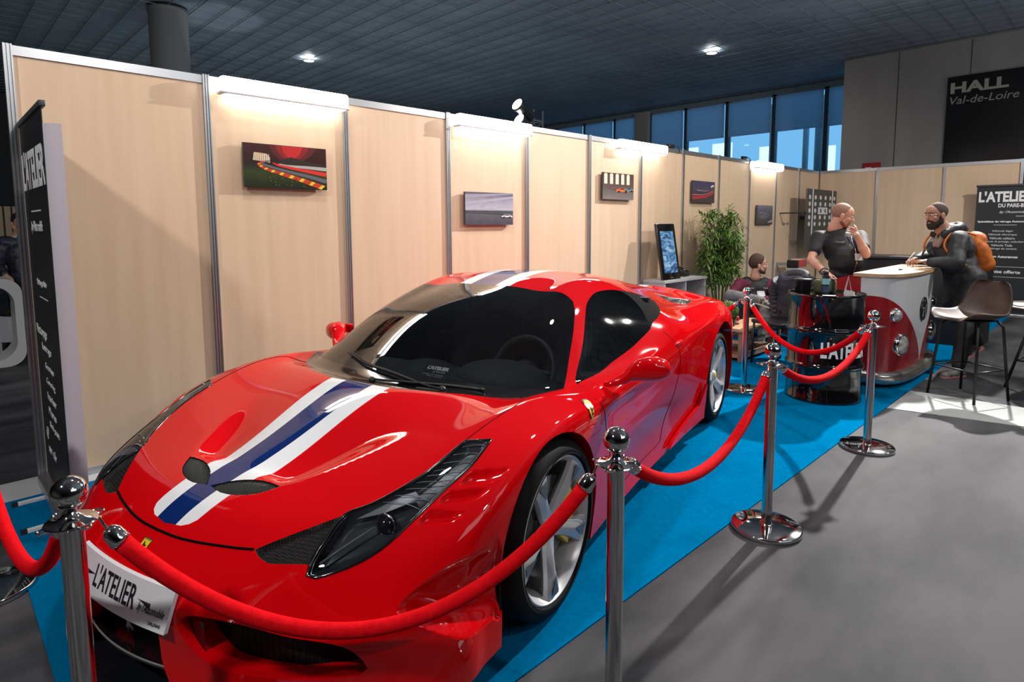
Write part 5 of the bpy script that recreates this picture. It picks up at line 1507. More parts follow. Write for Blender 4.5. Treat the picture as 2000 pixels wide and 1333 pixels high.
for i, (z, ox, th, hw) in enumerate([(.90, -.20, .05, .17), (.93, -.205, .075, .21), (.88, -.225, .10, .245)]+[(.84-.032*k, -.235-.004*k, .095+.028*(k % 2), .255+.004*k) for k in range(18)]):
    row = []
    for k in range(n):
        a = 2*math.pi*k/n
        row.append(len(v)); v.append((ox+th*math.cos(a)*(1+.12*math.sin(3*a+i)), hw*math.sin(a)*(1+.04*math.sin(2*a+i*.7)), z+.012*math.sin(5*a)))
    rows.append(row)
for a, b in zip(rows[:-1], rows[1:]):
    for k in range(n): f.append((a[k], a[(k+1) % n], b[(k+1) % n], b[k]))
f += [tuple(rows[0]), tuple(reversed(rows[-1]))]
mb.add(v, f, 0, True); mb.build('body', NAVY, r_)
for s in (1, -1):
    p = bez([(-.20, .20*s, .86), (-.25, .29*s, .72), (-.27, .29*s, .50), (-.27, .25*s, .30)], 14)
    MB().tube(p, [.07*(1+.14*math.sin(i*1.9)) for i in range(len(p))], 14).build('sleeve', NAVY, r_)
p = bez([(-.19, .13, .90), (-.23, .10, .945), (-.25, 0, .96), (-.23, -.10, .945), (-.19, -.13, .90)], 8)
MB().tube(p, .045, 12).build('collar', mat('collar_grey', (.05, .055, .075), .7), r_)

# ---------------------------------------------------------------- van-front counter
CX, CY = 6.46, -2.56
r_ = empty('van_front_counter', (CX, CY, .006)); tag(r_, 'counter shaped like a red and white van front with a wooden top', 'counter')
HW, DEP = .78, .33
def plan(t, k=1.0, off=0.):
    """t -1..1 along the bowed front, returns x, y"""
    a = t*math.pi/2
    sx = math.copysign(abs(math.sin(a))**.80, a); cyy = abs(math.cos(a))**.42
    return ((HW*k+off)*sx, -(DEP*k+off)*cyy)
def front_surf(t, z):
    x, y = plan(t); g = .97+.03*min(1, z/1.0)
    return Vector((x*g, y*g, z))
M_VRED = mat('van_red', (.25, .006, .010), .30, coat=.5); M_VWH = mat('van_white', (.50, .52, .55), .4, coat=.2)
n, m_ = 96, 44; v = []; f = []; mi = []
def vline(t):
    """height of the red field's upper edge"""
    q = math.sin(min(1, abs(t))*math.pi/2)**.80
    return .15+.68*q**.65
for j in range(m_+1):
    for k in range(n+1):
        t = -1+2*k/n; zt = vline(t)
        w = j/m_
        z = .14+(zt-.14)*(w/.5) if w <= .5 else zt+(1.0-zt)*((w-.5)/.5)
        v.append(front_surf(t, z))
for j in range(m_):
    for k in range(n):
        f.append((j*(n+1)+k, j*(n+1)+k+1, (j+1)*(n+1)+k+1, (j+1)*(n+1)+k)); mi.append(0 if j < m_/2 else 1)
mb = MB(); mb.add(v, f, 0, True); mb.mi = mi
mb.build('front_shell', [M_VRED, M_VWH], r_)
MB().box((-HW*.97, -.02, .05), (HW*.97, .0, 1.0)).build('back_board', M_VRED, r_)
out = [plan(-1+2*k/60, 1, .02) for k in range(61)]+[(HW+.02, .06), (-HW-.02, .06)]
MB().prism(out, 1.0, 1.03).build('counter_top', OAK, r_)
M_BUMP = mat('bumper_steel', (.62, .58, .52), .25, .9); noise_color(M_BUMP, (.45, .40, .34), (.75, .72, .66), (6, 6, 6), 5, .3, .7)
mb = MB(); v = []; f = []; n = 80
for k in range(n+1):
    t = -1+2*k/n
    for off, z in ((-.01, .035), (.035, .035), (.055, .05), (.058, .11), (.045, .135), (-.01, .145)):
        x, y = plan(t, .985, off); v.append((x, y, z))
for k in range(n):
    for j in range(5): f.append((k*6+j, (k+1)*6+j, (k+1)*6+j+1, k*6+j+1))
mb.add(v, f, 0, True); mb.build('bumper', M_BUMP, r_)
MB().prism([plan(-1+2*k/60, .95) for k in range(61)], 0, .05).build('plinth', M_BLACK, r_)
def lamp_on(nm, t, z, rad, mats):
    p = front_surf(t, z); q0 = front_surf(t-.01, z); q1 = front_surf(t+.01, z); tx = (q1-q0).normalized(); nn = Vector((tx.y, -tx.x, 0)).normalized()
    F = Matrix((tx, Vector((0, 0, 1)), nn)).transposed().to_4x4()
    F.col[2] = (*nn, 0); F.translation = p
    o = MB().lathe([(rad*1.16, -.02), (rad*1.18, .012), (rad*1.05, .03), (rad*.96, .026)], 36, 0, F, caps=False).build(nm, M_CHROME, r_)
    MB().lathe([(rad*.98, .022), (rad*.8, .040), (rad*.4, .052), (0, .056)], 36, 0, F, caps=False).build('lens', mats, o)
M_HL = mat('headlamp_glass', (.40, .42, .40), .12, .3, coat=.8); noise_color(M_HL, (.20, .22, .21), (.60, .62, .60), (14, 14, 14), 3)
T1 = .34
for s in (1, -1):
    lamp_on('headlight', s*.47, .38, .088, M_HL); lamp_on('side_lamp', s*.62, .66, .054, M_HL)
# round emblem
p = front_surf(0, .66); mb = MB(); rr = .105
M_EMB = mat('emblem_dark', (.04, .04, .045), .3, .6)
mb.tube([(p.x+rr*math.cos(a), p.y-.008, p.z+rr*math.sin(a)) for a in [2*math.pi*k/40 for k in range(40)]], .008, 8, closed=True)
for s in (1, -1):
    mb.tube([(p.x+s*.040, p.y-.008, p.z+.094), (p.x, p.y-.008, p.z+.012)], .006, 6)
    mb.tube([(p.x+s*.092, p.y-.008, p.z+.045), (p.x+s*.045, p.y-.008, p.z-.088), (p.x, p.y-.008, p.z-.0)], .006, 6)
mb.build('emblem', M_EMB, r_)
# red wing panel at the left back
mb = MB(); pp = [(0, 0), (.34, 0), (.34, .55), (.30, .80), (.20, .95), (.05, 1.0), (0, 1.0)]
T = Matrix.Translation((-HW*.97, -.0, .02)) @ Matrix(((0, .0, 1, 0), (1, 0, 0, 0), (0, 1, 0, 0), (0, 0, 0, 1)))
mb.prism(pp, -.02, .02, 0, T); mb.build('side_wing', M_VRED, r_)
r_ = empty('paper_sheet', (6.72, -2.68, 1.0365), R(25)); tag(r_, 'kraft paper sheet on the wooden counter top under the hands', 'paper')
MB().box((-.15, -.105, 0), (.15, .105, .002)).build('sheet', mat('kraft', (.50, .36, .22), .7), r_)
r_ = empty('key_ring', (6.30, -2.72, 1.0365)); tag(r_, 'small dark bunch of keys on the wooden counter top', 'keys')
mb = MB(); mb.rbox((-.03, -.012, 0), (.03, .012, .012), .004); mb.rbox((.02, .0, 0), (.06, .01, .006), .002); mb.build('keys', M_BLACK, r_)

# black bar counter behind
r_ = empty('bar_counter', (8.75, -2.35, .006)); tag(r_, 'black covered high table behind the van-front counter', 'table')
MB().rbox((-.32, -.72, 0), (.32, .72, 1.02), .01).build('cover', mat('cover_black', (.006, .006, .007), .6), r_)
MB().rbox((-.34, -.74, 1.02), (.34, .74, 1.05), .006).build('table_top', mat('top_black', (.02, .02, .021), .35), r_)
r_ = empty('black_case', (8.60, -2.78, 1.057), R(80)); tag(r_, 'flat black case lying on the black high table', 'case')
MB().rbox((-.17, -.10, 0), (.17, .10, .045), .012).build('case', M_BLACK, r_)
r_ = empty('brochure', (8.55, -2.25, 1.057), R(80)); tag(r_, 'grey brochure lying on the black high table', 'paper')
MB().box((-.16, -.11, 0), (.16, .11, .006)).build('sheet', mat('brochure_grey', (.30, .30, .31), .5), r_)

# ---------------------------------------------------------------- light board on the wall, red box
r_ = empty('dotted_board', (10.42, -.34, 1.05)); tag(r_, 'tall dark board with rows of white dots fixed near the far corner', 'board')
BD = mat('board_dark', (.06, .055, .052), .6)
MB().box((0, 0, 0), (1.40, .03, 1.02)).build('board', BD, r_)
M_DOT = mat('dot_white', (.62, .62, .62), .5)
mb = MB()
for i, x in enumerate((.10, .36, .60, .84, 1.08, 1.29)):
    for j in range(5):
        if j == 2 and i in (2, 3): continue
        c = (x, -.001, .88-.115*j)
        mb.add([(c[0]+.050*math.cos(a), -.002, c[2]+.038*math.sin(a)) for a in [2*math.pi*k/24 for k in range(24)]], [tuple(range(24))])
mb.build('dot', M_DOT, r_)['kind'] = 'stuff'
for x in (.235, 1.19): MB().box((x-.022, -.004, 0), (x+.022, 0, 1.02)).build('light_strip', M_DOT, r_)
MB().box((.50, -.004, .59), (.95, 0, .71)).build('centre_plate', M_DOT, r_)
mb = MB()
for x in (.62, .84): mb.add([(x+.035*math.cos(a), -.0045, .65+.04*math.sin(a)) for a in [2*math.pi*k/20 for k in range(20)]], [tuple(range(20))])
mb.build('plate_hole', BD, r_)
mb = MB(); mb.box((-.30, -.02, .59), (-.20, .01, .62)); mb.tube([(-.2, 0, .605), (.02, .01, .605)], .009, 8); mb.box((-.12, -.02, .59), (-.07, .02, .625)); mb.box((-.30, .01, .595), (-.28, .335, .615)); mb.build('bracket', M_BLACK, r_)
MB().box((.6, .03, .5), (.66, .335, .56)).build('wall_bracket', M_BLACK, r_)
r_ = empty('red_box', (9.95, -.30, .75)); tag(r_, 'red box with a black end fixed low on the wall at the far corner', 'box')
MB().rbox((.08, -.09, 0), (.42, .08, .12), .01).build('box', mat('box_red', (.50, .06, .05), .5), r_)
MB().rbox((.0, -.09, -.01), (.08, .08, .12), .008).build('box_end', M_BLACK, r_)
MB().box((.10, -.07, .12), (.34, .05, .135)).build('lid', mat('lid_cream', (.6, .5, .4), .5), r_)
for z in (.03, .075): MB().tube([(.42, 0, z), (.98, 0, z)], .008, 8).build('rail', ALU, r_)
MB().box((.10, .08, .02), (.16, .295, .07)).build('wall_bracket', ALU, r_); MB().box((.93, .0, .02), (.98, .295, .08)).build('wall_bracket', ALU, r_)

# ---------------------------------------------------------------- bar stool and high table at the right
M_STB = mat('stool_brown', (.085, .048, .038), .5); noise_color(M_STB, (.045, .024, .018), (.075, .042, .032), (8, 8, 8), 4)
M_LEG = mat('leg_black', (.008, .008, .009), .4)
def bucket(n=20, m=22):
    """one-piece seat and back: profile swept across the width; +x is the front"""
    prof = [(.235,-.028),(.225,-.004),(.18,.004),(.08,-.008),(-.05,-.016),(-.13,.0),(-.18,.045),(-.215,.12),(-.235,.20),(-.250,.265),(-.256,.285)]
    wid = [.10,.17,.205,.22,.22,.215,.205,.195,.175,.14,.07]
    pr = bez([(x, 0, z) for x, z in prof], 3); wd = []
    for i in range(len(pr)):
        t = i/(len(pr)-1)*(len(wid)-1); a = int(min(t, len(wid)-2)); wd.append(wid[a]+(wid[a+1]-wid[a])*(t-a))
    v = []; f = []
    for lay in (0, 1):
        for i, p in enumerate(pr):
            tg = (pr[min(i+1, len(pr)-1)]-pr[max(i-1, 0)]).normalized(); nn = Vector((tg.z, 0, -tg.x))
            if nn.z < 0 and i < len(pr)//2: nn = -nn
            nn = Vector((-tg.z, 0, tg.x))*-1
            for k in range(m+1):
                u = -1+2*k/m; curl = .055*abs(u)**2.4
                q = p+nn*(curl-.016*lay)+Vector((0, u*wd[i], 0))
                v.append(q)
    L_ = len(pr); W = m+1
    for i in range(L_-1):
        for k in range(m):
            a = i*W+k; f.append((a, a+1, a+W+1, a+W)); b = L_*W+a; f.append((b+W, b+W+1, b+1, b))
    for i in range(L_-1):
        for k in (0, m):
            a = i*W+k; b = L_*W+a; f.append((a, a+W, b+W, b) if k == 0 else (a+W, a, b, b+W))
    for k in range(m):
        a = k; b = L_*W+k; f.append((a+1, a, b, b+1)); a = (L_-1)*W+k; b = L_*W+a; f.append((a, a+1, b+1, b))
    return v, f
SX, SY = 5.93, -3.35
r_ = empty('bar_stool', (SX, SY, 0), math.atan2(.18, -.355)); tag(r_, 'brown bucket bar stool with thin black legs at the right', 'stool')
mb = MB(); v, f = bucket(); mb.add([Vector(p)+Vector((0, 0, .70)) for p in v], f, 0, True)
o = mb.build('seat', M_STB, r_)
bm_ = bmesh.new(); bm_.from_mesh(o.data); bmesh.ops.recalc_face_normals(bm_, faces=bm_.faces[:]); bm_.to_mesh(o.data); bm_.free()
feet = [(.195, .20), (.195, -.20), (-.20, .20), (-.20, -.20)]
for x, y in feet: MB().tube([(x*.55, y*.62, .672), (x*.72, y*.78, .62), (x, y, 0.)], .011, 10).build('leg', M_LEG, r_)
mb = MB(); zr = .26
cc = [(x*(.72+.28*(.62-zr)/.62), y*(.78+.22*(.62-zr)/.62), zr) for x, y in (feet[0], feet[1], feet[3], feet[2])]
for a, b in zip(cc, cc[1:]+cc[:1]): mb.tube([a, b], .006, 8)
mb.build('foot_rail', M_LEG, r_)
MB().rbox((-.12, -.13, .664), (.12, .13, .676), .004).build('seat_plate', M_LEG, r_)
r_ = empty('side_table', (6.78, -3.86, 0)); tag(r_, 'dark round table with slanted black legs at the right photo edge', 'table')
MB().lathe([(.0, .715), (.42, .715), (.43, .725), (.43, .738), (.42, .745), (0, .745)], 48).build('table_top', mat('table_brown', (.07, .042, .034), .45), r_)
for a in (R(125), R(35), R(-55), R(-145)):
    MB().tube([(.20*math.cos(a), .20*math.sin(a), .715), (.40*math.cos(a), .40*math.sin(a), 0)], .012, 10).build('leg', M_LEG, r_)
mb = MB(); q = [(.33*math.cos(a), .33*math.sin(a), .25) for a in (R(125), R(35), R(-55), R(-145))]
for a, b in zip(q, q[1:]+q[:1]): mb.tube([a, b], .006, 8)
mb.build('foot_rail', M_LEG, r_)
r_ = empty('magazine', (6.66, -3.60, .746), R(30)); tag(r_, 'pale open papers on the dark round table', 'paper')
MB().box((-.13, -.09, 0), (.13, .09, .008)).build('sheet', mat('paper_warm', (.45, .40, .33), .6), r_)

# ---------------------------------------------------------------- neighbouring stand beyond the wall's left end
r_ = empty('white_counter', (.33, 4.0, 0)); tag(r_, 'white rounded frame counter of the neighbouring stand at the left edge', 'counter')
def rrect(w, h, r, n=8):
    o = []
    for cx_, cy_, a0 in ((w-r, r, -90), (w-r, h-r, 0), (r, h-r, 90), (r, r, 180)):
        for k in range(n+1):
            a = R(a0+90*k/n); o.append((cx_+r*math.cos(a), cy_+r*math.sin(a)))
    return o
O_ = rrect(1.8, .94, .16); I_ = [(x+.07, z+.07) for x, z in rrect(1.66, .80, .20)]
n = len(O_); v = []; f = []
for y in (0, .5):
    v += [(x-1.8, y, z) for x, z in O_]+[(x-1.8, y, z) for x, z in I_]
for k in range(n):
    j = (k+1) % n
    f += [(k, j, n+j, n+k), (2*n+j, 2*n+k, 3*n+k, 3*n+j), (j, k, 2*n+k, 2*n+j), (n+k, n+j, 3*n+j, 3*n+k)]
MB().add(v, f).build('frame', mat('counter_white', (.62, .63, .65), .4), r_)
r_ = empty('leaflet_rack', (.22, 4.62, .0)); tag(r_, 'tilted white leaflet board inside the white frame counter', 'board')
mb = MB(); mb.add([(-.25,0,.20),(.12,0,.16),(.16,.04,.44),(-.22,.04,.50),(-.25,.02,.20),(.12,.02,.16),(.16,.06,.44),(-.22,.06,.50)], [(0,1,2,3),(7,6,5,4),(0,4,5,1),(1,5,6,2),(2,6,7,3),(3,7,4,0)]); mb.box((-.08, .02, 0), (-.05, .05, .3)); mb.build('board', mat('rack_white', (.5, .52, .56), .5), r_)
SLAT = mat('slat_wood', (.32, .24, .16), .6)
r_ = empty('slatted_screen', (-.75, 8.0, 0)); tag(r_, 'pale wooden slatted screen far behind the neighbouring stand', 'screen')
MB().box((-1.6, .03, .2), (1.5, .06, 1.80)).build('panel', mat('slat_back', (.05, .04, .035), .8), r_)
mb = MB()
for k in range(31): mb.box((-1.6+k*.1, 0, .2), (-1.6+k*.1+.075, .03, 1.80))
mb.build('slat', SLAT, r_)['kind'] = 'stuff'
MB().box((-1.6, -.02, 0), (1.5, .08, .2)).build('base', SLAT, r_)
# dark car on the neighbouring stand: only its bonnet shows past the wall
r_ = empty('parked_car', (-.62, 6.7, .25), R(172)); tag(r_, 'dark silver car of the neighbouring stand at the left photo edge', 'car')
me = base_me.copy(); flip_mesh(me)
for p in me.polygons: p.use_smooth = True
me.materials.clear(); link('body_shell', me, r_, mat('silver_paint', (.10, .11, .13), .2, .7, coat=1))
for cx_ in (0, 2.65):
    for s in (1, -1):
        MB().lathe([(.0, -.12), (.30, -.12), (.335, -.10), (.335, .08), (.30, .10), (.22, .10), (.2, .08), (0, .08)], 32, 0, Matrix.Translation((cx_, .90*s, .335)) @ Matrix.Rotation(R(90), 4, 'X')).build('wheel', M_RUBBER, r_)
r_ = empty('display_podium', (-2.2, 6.6, 0)); tag(r_, 'low dark podium under the silver car at the left edge', 'podium')
MB().rbox((-2.6, -1.25, 0), (2.65, 1.3, .25), .01).build('podium', mat('podium_dark', (.03, .03, .034), .5), r_)

for x, lab in ((6.62, 'small black transformer on the wall rail right of the third LED bar'), (8.72, 'small black transformer on the wall rail left of the last LED bar')):
    r_ = empty('lamp_transformer', (x, .0, 2.462)); tag(r_, lab, 'transformer', 'lamp transformers on the wall rail')
    MB().rbox((-.07, -.025, 0), (.07, .02, .045), .01).build('case', M_BLACK, r_)
    MB().tube(bez([(.06, 0, .02), (.12, -.02, .03), (.16, -.03, -.01), (.17, -.03, -.06)], 5), .005, 6).build('cable', M_BLACK, r_)
# ---------------------------------------------------------------- people
from mathutils import noise as mnoise
def cap(mb, p0, r0, p1, r1, seg=14):
    """round-ended tapered limb piece"""
    p0, p1 = Vector(p0), Vector(p1); d = p1-p0; L = d.length
    if L < 1e-5: mb.ball(p0, max(r0, r1), seg); return
    d.normalize(); pts = []; rs = []
    for k in range(1, 6):
        a = math.pi/2*k/5; pts.append(p0-d*r0*math.cos(a)); rs.append(r0*math.sin(a))
    for k in range(1, 4): pts.append(p0+d*L*k/4); rs.append(r0+(r1-r0)*k/4)
    for k in range(5, 0, -1):
        a = math.pi/2*k/5; pts.append(p1+d*r1*math.cos(a)); rs.append(r1*math.sin(a))
    mb.tube(pts, rs, seg)
def ell(mb, c, r, Rm=None, seg=20):
    T = Matrix.Translation(Vector(c)) @ (Rm.to_4x4() if Rm is not None else Matrix.Identity(4))
    mb.ball((0, 0, 0), 1, seg, 0, T, r)
def fuse(name, mb, voxel, m, parent, smooth=3, fold=0., ff=9., keep=None):
    """one continuous skin over all the pieces"""
    me = mb.mesh(name+'_raw')
    r = evaluated(me, [('REMESH', dict(mode='VOXEL', voxel_size=voxel)), ('SMOOTH', dict(factor=.5, iterations=smooth))])
    bpy.data.meshes.remove(me)
    if fold:
        r.update(); ns = [v.normal.copy() for v in r.vertices]
        for v, n_ in zip(r.vertices, ns):
            p = v.co*ff; v.co += n_*fold*(mnoise.noise(Vector((p.x, p.y, p.z*1.6)))+.5*mnoise.noise(p*2.3))
    for p in r.polygons: p.use_smooth = True
    r.update(); r.name = name
    return link(name, r, parent, m)
def head_frame(c, yaw, pitch=0., roll=0.):
    return Matrix.Translation(Vector(c)) @ (Euler((roll, -pitch, yaw), 'XYZ')).to_matrix().to_4x4()
def head_skin(mb, F, k=1.0):
    def e(c, r): 
        T = F @ Matrix.Translation(Vector(c)*k); mb.ball((0, 0, 0), 1, 20, 0, T, [q*k for q in r])
    def c(a, ra, b, rb): cap(mb, F @ (Vector(a)*k), ra*k, F @ (Vector(b)*k), rb*k)
    e((-.014,0,.030),(.098,.077,.090)); e((.030,0,-.040),(.060,.057,.076)); e((.062,0,-.100),(.024,.027,.020)); e((.02,0,.03),(.078,.068,.075))
    for s in (1, -1):
        c((-.005,s*.056,-.055),.022,(.048,s*.024,-.098),.020); e((.060,s*.040,-.032),(.024,.022,.022)); e((-.008,s*.080,-.018),(.021,.009,.032)); e((-.012,s*.084,-.004),(.012,.007,.014)); e((.1015,s*.011,-.041),(.010,.0085,.008))
    c((.088,0,.000),.009,(.111,0,-.036),.0125); c((.080,-.036,.020),.011,(.080,.036,.020),.011)
    c((.083,-.016,-.069),.007,(.083,.016,-.069),.007); c((.082,-.014,-.079),.008,(.082,.014,-.079),.008)
    c((-.022,0,-.05),.056,(-.040,0,-.155),.060)
M_EYEW = mat('eye_white', (.55, .52, .50), .3); M_EYED = mat('eye_dark', (.02, .015, .012), .2); M_LIP = mat('lip', (.30, .10, .085), .5)
def face_bits(root, F, brow_m, k=1.0):
    mb = MB(); md = MB(); br = MB()
    for s in (1, -1):
        mb.ball(F @ (Vector((.0815,s*.033,.002))*k), .0125*k, 12); md.ball(F @ (Vector((.0905,s*.033,.001))*k), .0062*k, 10)
        br.tube([F @ (Vector(p)*k) for p in ((.094,s*.014,.021),(.093,s*.034,.027),(.080,s*.054,.020))], [.0042*k,.0048*k,.0025*k], 8)
    o = mb.build('eye', M_EYEW, root); md.build('iris', M_EYED, o); br.build('eyebrow', brow_m, root)
    li = MB(); li.tube([F @ (Vector(p)*k) for p in ((.082,-.024,-.0735),(.0905,-.010,-.0725),(.0915,0,-.0735),(.0905,.010,-.0725),(.082,.024,-.0735))], [.002*k,.0042*k,.0042*k,.0042*k,.002*k], 8)
    li.build('mouth', M_LIP, root)
def hair_cap(root, F, m, k=1.0, thick=1.045, front=.055, low=-.03, name='hair', top=0.):
    """close cap over the skull, cut along the hairline"""
    bm = bmesh.new(); bmesh.ops.create_uvsphere(bm, u_segments=40, v_segments=28, radius=1)
    for v in bm.verts:
        q = Vector((v.co.x*.098, v.co.y*.077, v.co.z*.090))*thick+Vector((-.014, 0, .030))
        if q.z > .05: q.z += top*(q.z-.05)/.07
        v.co = q
    dele = []
    for f in bm.faces:
        c = f.calc_center_median()
        # hairline: low at the nape, rising over the ears to the forehead
        lim = -.055 if c.x < -.06 else (-.055+(c.x+.06)/.06*.04 if c.x < 0 else -.015+(c.x)/max(front, .01)*.085)
        if c.z < lim or c.x > front+.02: dele.append(f)
    bmesh.ops.delete(bm, geom=dele, context='FACES')
    bmesh.ops.solidify(bm, geom=bm.faces[:], thickness=.006)
    for v in bm.verts: v.co = F @ (v.co*k)
    mb = MB(); mb.bm(bm); bm.free()
    return mb.build(name, m, root)
def beard(root, F, m, k=1.0, full=1.0):
    mb = MB()
    def c(a, ra, b, rb): cap(mb, F @ (Vector(a)*k), ra*k, F @ (Vector(b)*k), rb*k)
    for s in (1, -1):
        c((-.002,s*.061,-.035),.016*full,(.004,s*.060,-.075),.020*full); c((.004,s*.058,-.072),.021*full,(.050,s*.028,-.104),.023*full)
        c((.074,s*.026,-.062),.0085*full,(.060,s*.030,-.100),.018*full); c((.090,s*.004,-.059),.0075,(.080,s*.028,-.068),.008)
    c((.062,-.015,-.106),.024*full,(.062,.015,-.106),.024*full)
    if full > 1.2: c((.055,-.02,-.125),.028,(.055,.02,-.125),.028); c((.03,-.03,-.11),.03,(.03,.03,-.11),.03)
    return fuse('beard', mb, .0055, m, root, 2, .002, 60)
def hand(mb, w, d, n_, side, curl=.5, spread=1., k=1.0):
    """wrist w, direction d of the fingers, palm facing n_; side +1 puts the thumb on d x n_"""
    w = Vector(w); d = Vector(d).normalized(); n_ = Vector(n_); n_ = (n_-d*n_.dot(d)).normalized(); l = d.cross(n_)*side
    M3 = Matrix((d, l, n_)).transposed()
    cap(mb, w-d*.01, .024*k, w+d*.03*k, .026*k)
    ell(mb, w+d*.055*k, (.048*k, .042*k, .016*k), M3)
    for i, (o, L_) in enumerate(((.030, .072), (.010, .080), (-.011, .075), (-.031, .058))):
        b = w+d*(.092-.006*abs(i-1))*k+l*o*k*spread; dd = (d+l*o*1.2*spread).normalized(); cu = curl*(1+.12*i)
        p = b
        for q, fr in enumerate((.45, .30, .25)):
            a = cu*(.55+.5*q) if q else cu*.5
            v_ = dd*math.cos(a)+n_*math.sin(a); e = p+v_*L_*fr*k
            cap(mb, p, (.0088-.0008*q)*k, e, (.0082-.0008*q)*k, 10)
            dd = v_ if q else v_; p = e
            n_2 = n_
    t0 = w+d*.028*k+l*.030*k; t1 = t0+(d*.55+l*.75+n_*.25).normalized()*.040*k; t2 = t1+(d*.85+l*.25+n_*.35).normalized()*.032*k
    cap(mb, t0, .014*k, t1, .011*k, 10); cap(mb, t1, .0105*k, t2, .0085*k, 10)
def limb(mb, a, b, c, r):
    cap(mb, a, r[0], b, r[1]); cap(mb, b, r[1]*1.02, c, r[2])
def muscle(mb, a, b, t, r, off=(0, 0, 0)):
    p = Vector(a).lerp(Vector(b), t)+Vector(off); d = (Vector(b)-Vector(a)); q = d.to_track_quat('Z', 'Y').to_matrix()
    ell(mb, p, (r, r, d.length*.30), q)
def shoe(root, ankle, toe_dir, m, sole_m, k=1.0, pitch=0.):
    T = Matrix.Translation(Vector(ankle)-Vector((0, 0, .085*k))); d = Vector(toe_dir); yaw = math.atan2(d.y, d.x)
    T = T @ Euler((0, pitch, yaw)).to_matrix().to_4x4()
    mb = MB()
    for c, r in (((-.03,0,.045),(.045,.038,.045)),((.05,0,.035),(.085,.042,.036)),((.13,0,.028),(.065,.045,.028)),((0,0,.075),(.042,.038,.035))): mb.ball((0,0,0), 1, 18, 0, T @ Matrix.Translation(Vector(c)*k), [q*k for q in r])
    o = fuse('shoe', mb, .008, m, root, 2)
    s_ = MB(); out = [(-.075,-.030),(-.03,-.040),(.05,-.042),(.13,-.050),(.185,-.030),(.20,0),(.185,.030),(.13,.050),(.05,.042),(-.03,.040),(-.075,.030),(-.082,0)]
    s_.prism([(x*k, y*k) for x, y in out], .0, .018*k, 0, T); s_.build('sole', sole_m, o)
def local(P, base, yaw):
    """world points -> the figure's own axes"""
    Mi = (Matrix.Translation(Vector(base)) @ Matrix.Rotation(yaw, 4, 'Z')).inverted()
    return {k: Mi @ Vector(v) for k, v in P.items()}
def skin_mat(name, c): 
    m = mat(name, c, .5); nodes(m)[2].inputs['Subsurface Weight'].default_value = .08; nodes(m)[2].inputs['Subsurface Radius'].default_value = (.012, .005, .003); return m
SKIN1 = skin_mat('skin_fair', (.56, .29, .20)); SKIN2 = skin_mat('skin_tan', (.38, .20, .135)); SKIN3 = skin_mat('skin_light', (.54, .30, .215))
M_TEE = noise_color(mat('black_cloth', (.008, .008, .010), .75), (.006, .006, .007), (.012, .012, .014), (12, 12, 12), 3)
M_VEST = mat('black_vest', (.007, .0075, .009), .6)
M_JEAN = noise_color(mat('dark_jeans', (.012, .015, .022), .8), (.009, .011, .017), (.018, .021, .03), (20, 20, 20), 3)
M_SHOEB = mat('shoe_black', (.012, .012, .013), .5); M_SOLEW = mat('sole_white', (.5, .5, .5), .6)

